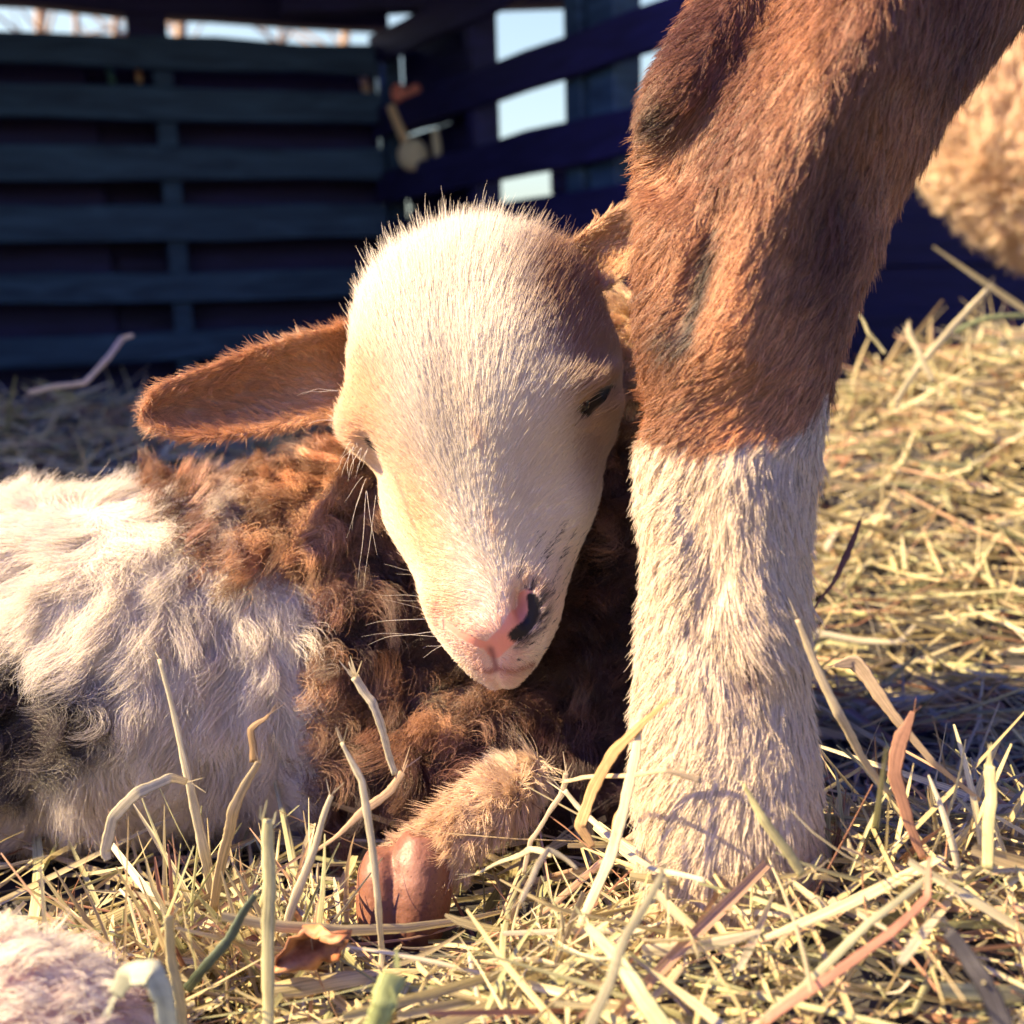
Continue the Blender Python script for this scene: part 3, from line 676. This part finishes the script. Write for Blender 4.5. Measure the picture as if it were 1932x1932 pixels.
# only the leg carries drawn fur
tl = lab[etr[:, 0]] == 0
p, n = scatter((eco, evn, etr[tl]), 2.4e6, .2); px, py, _ = proj(p)
k = (py > -330); p, n, px, py = p[k], n[k], px[k], py[k]
u_ = (px-np.interp(py, Ys, XL))/(np.interp(py, Ys, XR)-np.interp(py, Ys, XL))      # 0 left .. 1 right
ax = np.where(py < 840, np.interp(py, [-300, 200, 500, 700, 840], [-.35, -.5, -.55, -.75, -.55])+.15*(u_-.5), np.interp(u_, [0, .35, .6, 1], [-.8, -.35, .02, .08]))
ay = np.where(py < 840, np.interp(py, [-300, 300, 600, 840], [1, .85, .75, .55]), .9)
ax = ax+.16*fn(p, 45, 95)+.07*fn(p, 150, 96); ay = ay+.14*fn(p, 45, 97)
ax = ax - .9*sm(.16, .02, u_)*(py < 840); ay = ay-.3*sm(.16, .02, u_)*(py < 840)
cmb = tangent(img_dir(ax, ay), n)
wh = py > 830
Ln = np.where(wh, .0070, .0068); li = .06+.16*sm(.12, 0, u_)
colr = leg_color(p)*(1+np.where(wh, .08, .26)[:, None]*rng.normal(size=(len(p), 1)))
dkh = (rng.random(len(p)) < np.where(wh, .05, .06)); colr[dkh] *= .3
grow('leg_fur', ewe, p, n, cmb, Ln, li, colr, K=6, r0=.000095, clump=8, cl_str=.28, cl_off=.55, jit=.13, wisp=.0002)

# second sheep in the background
bs = ellipsoid('body', P(2170, 160, 1.30), nrm(np.stack([RR+.35*UU*-1, UU+.35*RR, FF])), (.30, .235, .20), 40)
leg_a = tube_loft('l', [P(2150, 330, 1.3), P(2160, 560, 1.3), P(2160, 760, 1.3)], [.05, .035, .025])
leg_b = tube_loft('l', [P(2420, 330, 1.35), P(2430, 560, 1.35), P(2430, 760, 1.35)], [.05, .035, .025])
sheep2, _l = join_remesh('sheep', [bs, leg_a, leg_b], .008, SKIN, 4)
tag(sheep2, 'pale peach woolly sheep out of focus behind the standing leg, at the right edge', 'sheep')
s2, s2n, s2t = tri_data(sheep2); fleece = np.array([.98, .74, .58]); paint(sheep2, np.tile(fleece*.8, (len(s2), 1)))
p, n = scatter((s2, s2n, s2t), 5e5, .1)
cmb = tangent(np.array([0, 0, -1.])+.8*np.stack([fn(p, 14, 101), fn(p, 14, 102), fn(p, 14, 103)], -1), n)
grow('fleece', sheep2, p, n, cmb, .022, .28, np.tile(fleece, (len(p), 1))*(1+.12*rng.normal(size=(len(p), 1))), K=6, r0=.0004, clump=25, cl_str=.3, cl_off=.7, jit=.28, curl=.002, mat=FURW)

# lamb at the lower left corner
cl = ellipsoid('l', P(-30, 2030, .285), nrm(np.stack([RR-.32*UU, UU+.32*RR, FF])), (.042, .034, .030), 40)
cl2 = ellipsoid('l', P(-330, 2050, .31), A3, (.05, .045, .04), 40)
lamb2, _l = join_remesh('lamb', [cl, cl2], .002, SKIN, 4)
tag(lamb2, 'fluffy white back of another lamb reaching into the bottom left corner', 'lamb')
s2, s2n, s2t = tri_data(lamb2); fl = np.array([.93, .86, .78]); paint(lamb2, np.tile(np.array([.6, .36, .33]), (len(s2), 1)))
p, n = scatter((s2, s2n, s2t), 1.3e6, .05)
cmb = tangent(img_dir(.6+.6*fn(p, 80, 111), .1+.6*fn(p, 80, 112)), n); px, py, _ = proj(p)
fc = mixc(np.tile(fl, (len(p), 1)), np.array([.70, .50, .44]), np.clip(blob(px, py, 130, 1900, 110, 60)*1.0*(.6+.4*fn(p, 160, 113)), 0, 1))
grow('fleece', lamb2, p, n, cmb, .0085, .55, fc*(1+.08*rng.normal(size=(len(p), 1))), K=7, r0=.00009, clump=25, cl_str=.6, cl_off=.45, jit=.25, curl=.0010, mat=FURW)

# =====================================================================================
# HAY
# =====================================================================================
PAL = np.array([[.74, .62, .36], [.82, .72, .46], [.66, .52, .32], [.60, .58, .34], [.46, .46, .26], [.72, .46, .32], [.50, .26, .18], [.86, .77, .58], [.68, .60, .40]])
PW = np.array([.2, .2, .13, .11, .07, .09, .06, .08, .06]); PW = PW/PW.sum()
def blades(root, d, L, W, K=6, bend=.15, fold=.25, colr=None, side=None):
    N = len(root); t = np.linspace(0, 1, K)[None, :, None]
    bv = rng.normal(size=(N, 3))*np.asarray(bend)[..., None] if np.ndim(bend) else rng.normal(size=(N, 3))*bend
    kink = (rng.random(N) < .22)[:, None, None]; kt = rng.uniform(.3, .7, (N, 1, 1)); kv = rng.normal(size=(N, 1, 3))*.45
    c = root[:, None]+L[:, None, None]*(d[:, None]*t + bv[:, None]*t*t + kink*kv*np.maximum(t-kt, 0))
    c[..., 2] = np.maximum(c[..., 2], .0)
    T = nrm(np.gradient(c, axis=1)); sv = nrm(np.cross(T, nrm(rng.normal(size=(N, 3)))[:, None])) if side is None else nrm(np.cross(T, side[:, None]))
    tw = rng.normal(size=(N, 1, 1))*.8*t; nn = nrm(np.cross(sv, T)); s2_ = sv*np.cos(tw)+nn*np.sin(tw); n2_ = -sv*np.sin(tw)+nn*np.cos(tw)
    wp = W[:, None, None]*(.5*(1-.75*t**3)*(.75+.25*np.minimum(t*6, 1)))
    V = np.stack([c-s2_*wp, c+n2_*wp*np.broadcast_to(fold, (N,))[:, None, None]*2, c+s2_*wp], 2)    # N,K,3,3
    base = np.arange(N)[:, None, None]*(K*3) + np.arange(K-1)[None, :, None]*3 + np.arange(2)[None, None]
    Q = np.stack([base, base+1, base+4, base+3], -1).reshape(-1, 4)
    sva = np.zeros((N, K, 3, 3)); sva[..., 0] = np.array([-1, 0, 1])[None, None]; sva[..., 1] = (t[..., 0]*L[:, None]/.02)[..., None]; sva[..., 2] = (np.arange(N)*1.37 % 97)[:, None, None]
    ca = np.broadcast_to(rgba(colr)[:, None, None], (N, K, 3, 4))
    return V.reshape(-1, 3), Q, {'col': ('FLOAT_COLOR', ca.reshape(-1, 4)), 'sv': ('FLOAT_VECTOR', sva.reshape(-1, 3))}
def hay_cloud(N, yr, xr_fn, Lr, Wr, pitch, zr, lean=None, up_prob=.0, up_pitch=(35, 80)):
    y = rng.uniform(yr[0], yr[1], N); x = rng.uniform(-1, 1, N)*xr_fn(y)
    z = hay_h(x, y)+rng.uniform(zr[0], zr[1], N)
    az = rng.uniform(0, 2*PI, N); pt = np.radians(rng.normal(0, pitch, N)); u = rng.random(N) < up_prob
    pt[u] = np.radians(rng.uniform(*up_pitch, u.sum()))
    d = np.stack([np.cos(az)*np.cos(pt), np.sin(az)*np.cos(pt), np.sin(pt)], -1)
    L_ = rng.uniform(*Lr, N)*rng.choice([.5, .8, 1, 1.3], N); W_ = rng.uniform(*Wr, N)*rng.choice([.6, 1, 1, 1.6], N)
    r = np.stack([x, y, z], -1); flat = ~u; r[flat] -= d[flat]*L_[flat, None]*.5
    ck = rng.choice(len(PAL), N, p=PW); cc = PAL[ck]*rng.uniform(.7, 1.12, (N, 1)); W_ = np.where((ck == 5) | (ck == 6), W_*.6, W_)
    return r, d, L_, W_, cc
sets = []
fx = lambda y: .80*y+.10
sets.append(hay_cloud(4300, (.21, .42), fx, (.03, .115), (.0010, .0036), 15, (-.018, .012), up_prob=.03, up_pitch=(20, 55)))
sets.append(hay_cloud(6600, (.40, .75), fx, (.03, .12), (.0012, .0036), 13, (-.014, .008)))
sets.append(hay_cloud(10800, (.72, 1.35), fx, (.03, .11), (.0018, .0048), 14, (-.014, .016), up_prob=.03))
sets.append(hay_cloud(2600, (1.3, 2.7), lambda y: .8*y, (.05, .16), (.002, .004), 14, (-.012, .02), up_prob=.08))
# fine chaff in front
sets.append(hay_cloud(3600, (.21, .36), fx, (.006, .03), (.0006, .0020), 24, (-.010, .009)))
# unruly upright stems on the shaded left pile and along the front
r, d, L_, W_, cc = hay_cloud(260, (.85, 1.4), lambda y: .1+0*y, (.08, .20), (.003, .0060), 12, (-.01, .03), up_prob=.6, up_pitch=(10, 70)); r[:, 0] += -.42+rng.normal(size=260)*.16; sets.append((r, d, L_, W_, cc))
def cluster(N, xr, yr, d_fn, Lr, Wr, pit):
    x = rng.uniform(*xr, N); y = rng.uniform(*yr, N); r = P(x, y, d_fn(x, y)+rng.uniform(-.02, .02, N))
    r[:, 2] = hay_h(r[:, 0], r[:, 1])-.004
    az = rng.uniform(0, 2*PI, N); pt = np.radians(rng.uniform(*pit, N)); d = np.stack([np.cos(az)*np.cos(pt), .5*np.sin(az)*np.cos(pt), np.sin(pt)], -1)
    return r, nrm(d), rng.uniform(*Lr, N), rng.uniform(*Wr, N), PAL[rng.choice(len(PAL), N, p=PW)]*rng.uniform(.85, 1.15, (N, 1))
CL = [cluster(150, (200, 660), (1690, 1830), lambda x, y: .345+0*x, (.02, .055), (.0010, .0026), (15, 75)),
      cluster(70, (1540, 1932), (1560, 1700), lambda x, y: .335+0*x, (.015, .045), (.0010, .0026), (10, 65)),
      cluster(60, (900, 1200), (1690, 1780), lambda x, y: .335+0*x, (.012, .035), (.0008, .0020), (5, 45))]
sets += CL; NCL = sum(len(c_[0]) for c_ in CL)
R_, D_, L_, W_, C_ = (np.concatenate([s_[i] for s_ in sets]) for i in range(5))
# keep the hay out of the animals' bodies
px, py, dd = proj(R_+D_*L_[:, None]*.5)
inbody = (dd > .40) & (dd < .60) & (px < 1300) & (py > 850) & (py < 1540)
inleg = (np.abs(dd-.345) < .035) & (px > 1190) & (px < 1550) & (py < 1640)
front_cover = (dd < .345) & (py < 1640) & (px > 560)
px2, py2, dd2 = proj(R_+D_*L_[:, None]); hoofcover = np.zeros(len(dd), bool)
for q_ in np.linspace(0, 1, 13):
    ax_, ay_, ad_ = proj(R_+D_*L_[:, None]*q_)
    hoofcover |= (ad_ < .40) & (ax_ > 665) & (ax_ < 905) & (ay_ < 1775) & (ay_ > 1450)
    hoofcover |= (ad_ < .33) & (ax_ > 1190) & (ax_ < 1550) & (ay_ < 1590)
    hoofcover |= (ad_ < .42) & (ay_ < 1500) & (ax_ < 1200)
toocl = (np.minimum(dd, dd2) < .20) | ((np.minimum(dd, dd2) < .31) & (D_[:, 2]*L_ > .022)) | ((np.minimum(dd, dd2) < .25) & (L_ > .05))
hole = (rng.random(len(dd)) < .72) & (dd > .37) & (px > -100) & (px < 660) & (py > 1530) & (py < 1700)  # hay thinned so the dark bed stands in for shadowed hollows
hole |= (rng.random(len(dd)) < .30) & (dd > .40) & (px > 1540) & (py > 1130) & (py < 1480)
hole[-NCL:] = False; toocl[-NCL:] = False; front_cover[-NCL:] = False
tall = D_[:, 2]*L_ > .085
kill = tall | hole | inbody | inleg | front_cover | hoofcover | toocl
k = ~kill
V, Q, at = blades(R_[k], D_[k], L_[k], W_[k], 6, .12, rng.uniform(.05, .5, k.sum()), C_[k])
hay = fast_mesh('loose_hay', V, Q, STRAW, None, at); tag(hay, 'loose dry hay spread thickly over the ground', 'hay', kind='stuff')

# ---------------- single stalks that stand out
def stalk(pts, wpx, colr, label, flat=.22, name='hay_stalk', fray=3, group=None):
    """pts: (x, y, depth) along the stalk; wpx: width in picture units"""
    pts = np.array(pts, float); W3 = P(pts[:, 0], pts[:, 1], pts[:, 2]); M = len(pts); m = 10*(M-1)+1
    s = np.linspace(0, 1, m); si = np.linspace(0, 1, M)
    C = np.stack([smooth_interp(si, W3[:, k], s)*.12+np.interp(s, si, W3[:, k])*.88 for k in range(3)], -1)
    wd = np.interp(s, np.linspace(0, 1, len(np.atleast_1d(wpx))), np.atleast_1d(wpx))/F*np.interp(s, si, pts[:, 2])/2*.86*(1+.06*np.sin(s*37+pts[0, 0])+.05*np.sin(s*91))
    C += np.stack([np.sin(s*11+pts[0, 0]), np.sin(s*7+1), np.sin(s*13+pts[0, 1])], -1)*.00025
    T = nrm(np.gradient(C, axis=0)); vd = nrm(CAM-C); a = nrm(np.cross(T, vd)); a = nrm(a+.35*math.sin(pts[0, 0])*vd); b = nrm(np.cross(a, T))
    th = np.linspace(0, 2*PI, 10, endpoint=False)
    gro = 1-.25*np.cos(3*th)
    V = C[:, None]+wd[:, None, None]*(np.cos(th)[None, :, None]*a[:, None]+flat*(np.sin(th)*gro)[None, :, None]*b[:, None])
    Fc = ring_faces(m, 10); V = V.reshape(-1, 3).tolist(); n0 = len(V)
    sva = [[math.cos(x_)*1.2, s_*np.linalg.norm(W3[-1]-W3[0])/.02, pts[0, 0] % 13] for s_ in s for x_ in th]
    for f in range(fray):
        d = nrm(-T[0]+rng.normal(size=3)*.45); l_ = rng.uniform(.003, .008); q_ = C[0]+rng.normal(size=3)*wd[0]*.5; w_ = wd[0]*.22; k_ = len(V)
        for tt, ww in ((0, 1), (.6, .8), (1, .3)):
            V += [(q_+d*l_*tt-a[0]*w_*ww).tolist(), (q_+d*l_*tt+a[0]*w_*ww).tolist()]; sva += [[-1, tt, 1], [1, tt, 1]]
        Fc += [[k_, k_+1, k_+3, k_+2], [k_+2, k_+3, k_+5, k_+4]]
    o = mesh(name, V, Fc, STRAW); c_ = np.tile(np.asarray(colr, float), (len(V), 1))*(1+.06*rng.normal(size=(len(V), 1)))
    paint(o, c_); av = o.data.attributes.new('sv', 'FLOAT_VECTOR', 'POINT'); av.data.foreach_set('vector', np.array(sva, np.float32).ravel())
    return tag(o, label, 'hay stalk', group)
PALE, STR, GRN, TEA, RED, ORG = (.86, .76, .54), (.72, .58, .36), (.52, .55, .30), (.16, .20, .14), (.52, .27, .18), (.74, .48, .24)
stalk([(301, 1245, .345), (332, 1370, .345), (362, 1490, .345), (382, 1600, .35), (405, 1700, .36)], [9, 14, 22, 26], PALE, 'straight pale stem rising highest over the lamb\'s white flank')
stalk([(352, 1478, .34), (320, 1467, .335), (262, 1495, .33), (212, 1545, .33), (197, 1605, .33), (205, 1625, .33)], [14, 22, 26, 24, 16], PALE, 'flat pale leaf arching over to the left in front of the white flank', flat=.06)
stalk([(508, 1348, .34), (475, 1375, .34), (478, 1438, .34)], [6, 16, 18], (.50, .33, .18), 'short brown stub with a bent thin tip standing before the flank')
stalk([(486, 1438, .335), (440, 1530, .335), (425, 1600, .34), (400, 1720, .35)], [14, 26, 24, 20], STR, 'tan leaning stem just below the brown stub')
stalk([(644, 1400, .325), (684, 1475, .325), (700, 1590, .325), (714, 1700, .325), (722, 1800, .33), (705, 1960, .32)], [8, 17, 17, 15, 13, 15], PALE, 'long thin pale stem passing right in front of the pink hoof')
stalk([(668, 1278, .35), (703, 1325, .35), (728, 1400, .35), (745, 1462, .35)], [20, 21, 17, 15], PALE, 'thick pale stem with a frayed split tip in front of the brown curls', fray=9)
stalk([(760, 1458, .35), (735, 1492, .35), (690, 1528, .348), (640, 1572, .345), (590, 1612, .345)], [16, 20, 20, 10, 6], (.72, .50, .32), 'bent tan stem sloping down left from under the frayed stem')
stalk([(625, 1502, .33), (596, 1590, .33), (560, 1690, .33), (530, 1770, .33)], [12, 16, 22, 14], PALE, 'pale stem leaning left of the hoof with a cut square top')
stalk([(506, 1545, .30), (507, 1640, .30), (508, 1750, .30), (504, 1960, .295)], [24, 30, 30, 24], (.76, .70, .40), 'thickest upright yellow stem in the front hay, left of the hoof')
stalk([(480, 1690, .31), (440, 1758, .31), (390, 1822, .31), (350, 1868, .315)], [14, 22, 22, 24], TEA, 'dark green twig lying slanted across the pale hay')
stalk([(316, 1730, .295), (326, 1820, .295), (342, 1900, .295), (350, 1990, .295)], [22, 24, 24, 20], (.74, .64, .36), 'upright yellow stem with a cut top beside the bottom left lamb')
stalk([(215, 1880, .255), (245, 1835, .25), (285, 1835, .25), (310, 1880, .25), (325, 1970, .25)], [34, 50, 58, 50, 40], (.72, .73, .55), 'broad blurred green leaf bent over at the bottom left', flat=.07)
stalk([(1068, 1460, .345), (1058, 1500, .345), (1030, 1545, .345), (1000, 1585, .345), (990, 1650, .345)], [11, 14, 9, 11, 10], (.74, .60, .42), 'thin crooked stem bent like a knee before the dark chest')
stalk([(1064, 1492, .338), (1105, 1535, .335), (1160, 1590, .325), (1235, 1640, .318), (1330, 1662, .31)], [11, 13, 13, 12], PALE, 'thin pale stem running down right to the foot of the standing leg')
stalk([(1062, 1474, .342), (1100, 1468, .335), (1180, 1462, .32), (1250, 1455, .30), (1325, 1472, .30)], [8, 10, 10, 9, 14], (.74, .58, .38), 'level thin stem crossing the white leg with a split end', fray=5)
stalk([(1212, 1340, .315), (1196, 1430, .315), (1178, 1530, .315), (1150, 1615, .315), (1095, 1750, .315)], [7, 22, 24, 26, 18], PALE, 'tall flat pale blade leaning against the left side of the white leg', flat=.08)
stalk([(1262, 1322, .302), (1212, 1362, .312), (1160, 1418, .32), (1118, 1490, .325), (1092, 1560, .325), (1120, 1600, .325)], [8, 16, 26, 26, 26, 14], ORG, 'orange glowing blade slanting to the left from the white leg', flat=.06)
stalk([(1186, 1500, .32), (1168, 1540, .32), (1150, 1600, .32)], [10, 22, 8], ORG, 'short orange blade just behind the tall flat pale blade')
stalk([(1504, 1168, .31), (1540, 1255, .31), (1580, 1345, .31), (1625, 1425, .315), (1680, 1500, .32)], [12, 19, 22, 18, 10], (.76, .62, .40), 'long thick tan stem rising beside the white leg on its right')
stalk([(1575, 1255, .325), (1612, 1250, .325), (1650, 1300, .325), (1700, 1365, .325), (1760, 1440, .325), (1850, 1510, .33)], [8, 34, 30, 22, 14, 8], (.72, .54, .38), 'broad tan leaf folded over to the left above the dark hollow', flat=.05)
stalk([(1722, 1342, .31), (1700, 1395, .31), (1688, 1460, .31), (1712, 1550, .31), (1745, 1620, .31)], [10, 34, 30, 24, 16], RED, 'reddish brown twisted blade standing in the right hay', flat=.06)
stalk([(1622, 983, .50), (1598, 1050, .49), (1570, 1100, .48), (1530, 1160, .47)], [8, 16, 8, 5], (.36, .15, .11), 'thin dark red blade at the right rim of the white leg')
stalk([(1870, 1445, .30), (1868, 1520, .30), (1862, 1640, .30)], [24, 26, 24], (.72, .66, .38), 'upright pale green stem near the right edge')
stalk([(1402, 1480, .302), (1440, 1545, .30), (1480, 1600, .30), (1516, 1650, .30)], [8, 22, 24, 22], (.64, .58, .30), 'greenish stem with a pointed tip lying on the foot of the white leg')
stalk([(1245, 1640, .29), (1255, 1660, .29), (1262, 1700, .29)], [10, 12, 10], STR, 'tiny yellow stub at the foot of the leg')
stalk([(742, 1840, .255), (725, 1890, .25), (700, 1960, .25)], [60, 56, 50], (.50, .56, .24), 'thick blurred green stem at the bottom centre')
stalk([(985, 1700, .285), (1010, 1640, .30), (1035, 1602, .31), (1090, 1640, .31)], [12, 15, 13, 8], PALE, 'pale stem arched like a bow right of the hoof')
stalk([(895, 1650, .335), (950, 1625, .335), (1000, 1602, .33), (1040, 1612, .325)], [4, 9, 14, 14], (.70, .62, .40), 'thin curved stem starting on the hoof\'s right side')
stalk([(1250, 1650, .27), (1180, 1770, .26), (1150, 1850, .255), (1105, 1960, .25)], [14, 22, 24, 26], (.42, .38, .26), 'dull grey green stem leaning across the front hay, right of centre')
stalk([(1440, 1930, .26), (1570, 1840, .262), (1680, 1760, .268), (1750, 1690, .275), (1755, 1620, .28)], [20, 24, 20, 18, 10], (.56, .27, .19), 'long reddish stem curving through the bottom right hay', flat=.08)
stalk([(1110, 1745, .285), (1200, 1860, .27), (1280, 1990, .26)], [22, 44, 46], (.60, .60, .36), 'wide pale green leaf lying diagonally in the bottom right hay')
stalk([(1395, 1960, .262), (1520, 1860, .265), (1640, 1740, .272), (1760, 1650, .28)], [12, 20, 18, 12], (.58, .55, .36), 'long greenish stem crossing the front hay upwards to the right')
stalk([(1790, 1760, .25), (1850, 1840, .245), (1900, 1950, .24)], [30, 46, 46], (.06, .055, .07), 'broad dark blade curled in the bottom right corner', flat=.05)
stalk([(56, 741, .95), (100, 730, .95), (160, 722, .96), (205, 675, .98), (230, 638, 1.0), (252, 632, 1.0)], [10, 11, 12, 12, 12, 8], (.95, .80, .70), 'long bent stem sticking out of the shaded hay behind the lamb\'s back')
stalk([(1862, 548, .78), (1800, 615, .78), (1735, 690, .78), (1690, 760, .78)], [12, 16, 15, 12], PALE, 'long thick straight stem slanting up highest on the right hay mound')
stalk([(1712, 618, .76), (1735, 672, .76), (1760, 720, .76)], [14, 15, 12], PALE, 'short thick stem leaning left below the longest mound stem')
stalk([(1932, 595, .80), (1860, 600, .80), (1800, 625, .80)], [10, 12, 10], (.42, .48, .28), 'green arched stem at the right edge above the mound')
stalk([(1620, 590, .62), (1640, 630, .62), (1672, 668, .62)], [6, 9, 10], (.6, .56, .36), 'thin stem hooked beside the brown leg above the mound')

# dead leaves
LEAFM, N, L, b = newmat('dead_leaf')
nz = N.new('ShaderNodeTexNoise'); nz.inputs['Scale'].default_value = 180; nz.inputs['Detail'].default_value = 6
cr = N.new('ShaderNodeValToRGB'); cr.color_ramp.elements[0].color = (.22, .07, .03, 1); cr.color_ramp.elements[1].color = (.62, .30, .14, 1); cr.color_ramp.elements[0].position = .35; cr.color_ramp.elements[1].position = .7
tc = N.new('ShaderNodeTexCoord'); L.new(tc.outputs['Object'], nz.inputs['Vector']); L.new(nz.outputs['Fac'], cr.inputs[0]); L.new(cr.outputs[0], b.inputs['Base Color']); b.inputs['Roughness'].default_value = .6
def leaf(cx, cy, d, w_, h_, ang, label):
    m = 12; V = []
    for i in range(m):
        for j in range(m):
            u, v = i/(m-1)*2-1, j/(m-1)*2-1; prof = (1-abs(u)**1.8)*(.9+.1*math.sin(u*17)); x = u*w_; y = v*h_*prof
            z = .004*math.sin(u*4+ang*3)+.003*math.cos(v*4+u*3)+.0015*math.sin(9*u*v+5*v)
            a, b_ = x*math.cos(ang)-y*math.sin(ang), x*math.sin(ang)+y*math.cos(ang)
            V.append(P(cx, cy, d)+RR*a+UU*b_*.9+FF*(z-b_*.3))
    Fc = [(i*m+j, i*m+j+1, (i+1)*m+j+1, (i+1)*m+j) for i in range(m-1) for j in range(m-1)]
    o = mesh('dead_leaf', V, Fc, LEAFM); md = o.modifiers.new('t', 'SOLIDIFY'); md.thickness = .0003; tag(o, label, 'leaf', 'dead leaves in the hay')
leaf(590, 1790, .315, .013, .008, .5, 'crumpled brown dead leaf lying right of the thickest upright stem')

# ---------------- debris on the walls, trees outside
def solid_tube(name, pts, rad, mat, parent=None, n=10):
    o = tube_loft(name, pts, rad, n=n, m=14); o.data.materials.append(mat); return o
TANM = plain('bare_wood', (.85, .60, .36), .7, .2, 60); BRM = plain('bristles', (.80, .68, .50), .9, .3, 200); REDM = plain('red_cloth', (.80, .25, .20), .5, .2, 20); BARK = plain('bark', (.42, .30, .22), .9, .4, 6)  # tan and bristle colours brightened to stand in for sunlight
dW = 2.42
br = solid_tube('brush', [P(737, 200, dW), P(748, 228, dW), P(766, 268, dW)], [.009, .010, .011], TANM); tag(br, 'small brush with tan handle and pale frayed head hanging where the pallet walls meet', 'brush')
hd = ellipsoid('bristles', P(779, 292, dW), A3, (.034, .036, .02), 20); hd.data.materials.append(BRM); under(hd, br)
for (x0, y0, x1, y1, d, r_, mt, nm, lb_) in ((258, 124, 264, 156, 2.44, .008, TANM, 'wood_chip', 'short pale splinter stuck in the top gap of the left pallet wall'), (683, 138, 692, 178, 2.60, .011, TANM, 'wood_chip', 'tan splinter stuck near the right end of the left pallet wall'),
        (203, 124, 212, 156, 2.44, .009, plain('teal_plastic', (.10, .30, .28), .5), 'plastic_scrap', 'teal scrap wedged beside the short pale splinter'), (820, 245, 826, 300, 2.38, .010, BRM, 'cloth_strip', 'pale strip hanging beside the brush head')):
    o = solid_tube(nm, [P(x0, y0, d), P((x0+x1)/2+1, (y0+y1)/2, d), P(x1, y1, d)], [r_*.8, r_, r_*.8], mt); tag(o, lb_, nm.split('_')[-1])
rg = ellipsoid('rag', P(752, 176, 2.44), A3, (.018, .022, .012), 14); rg2 = ellipsoid('r2', P(783, 168, 2.44), A3, (.014, .012, .012), 12); rg3 = ellipsoid('r3', P(768, 178, 2.44), A3, (.022, .008, .01), 12)
rg, _l = join_remesh('rag', [rg, rg2, rg3], .003, REDM, 2); tag(rg, 'crumpled red rag on the slat above the brush', 'rag')
for i, (x0, x1, wd, lb_) in enumerate(((88, 60, 20, 'leaning bare tree outside, leftmost in the slot above the left wall'), (142, 140, 11, 'thin upright bare tree in the slot between the leaning tree and the roof block'), (204, 226, 14, 'bare tree just left of the dark roof block'), (325, 352, 22, 'thick bare tree just right of the dark roof block'), (520, 532, 6, 'slender bare tree seen in the long right part of the slot'), (655, 640, 16, 'bare tree at the right end of the slot above the wall'))):
    D = 7.5+i*.3; base = P(x0, 640, D); top = P(x1, -250, D); mid = P((x0+x1)/2+3, 60, D)
    r_ = wd/F*D/2; g_ = empty('bare_tree', base); tag(g_, lb_, 'tree', 'bare trees outside the shelter')
    tk = solid_tube('trunk', [np.array([base[0], base[1], -.05]), base+(mid-base)*.5, mid, top], [r_*1.4, r_*1.15, r_, r_*.6], BARK); under(tk, g_)
    rr2 = np.random.default_rng(i+50); V = []; Fc = []
    for k in range(16):
        s0 = mid+(top-mid)*rr2.uniform(-.25, .9); e0 = s0+np.array([rr2.normal()*.55, rr2.normal()*.3, rr2.uniform(.2, .9)]); t_ = nrm(e0-s0); a = nrm(np.cross(t_, [.3, 1, .2])); b_ = np.cross(t_, a); n0 = len(V)
        for q_, rad_ in ((s0, .014), ((s0+e0)/2+rr2.normal(size=3)*.04, .010), (e0, .003)):
            V += [q_+rad_*(math.cos(w_)*a+math.sin(w_)*b_) for w_ in (0, 1.57, 3.14, 4.71)]
        for j in range(2):
            for m in range(4): Fc.append((n0+j*4+m, n0+j*4+(m+1) % 4, n0+j*4+4+(m+1) % 4, n0+j*4+4+m))
    under(mesh('crown', V, Fc, BARK), g_)
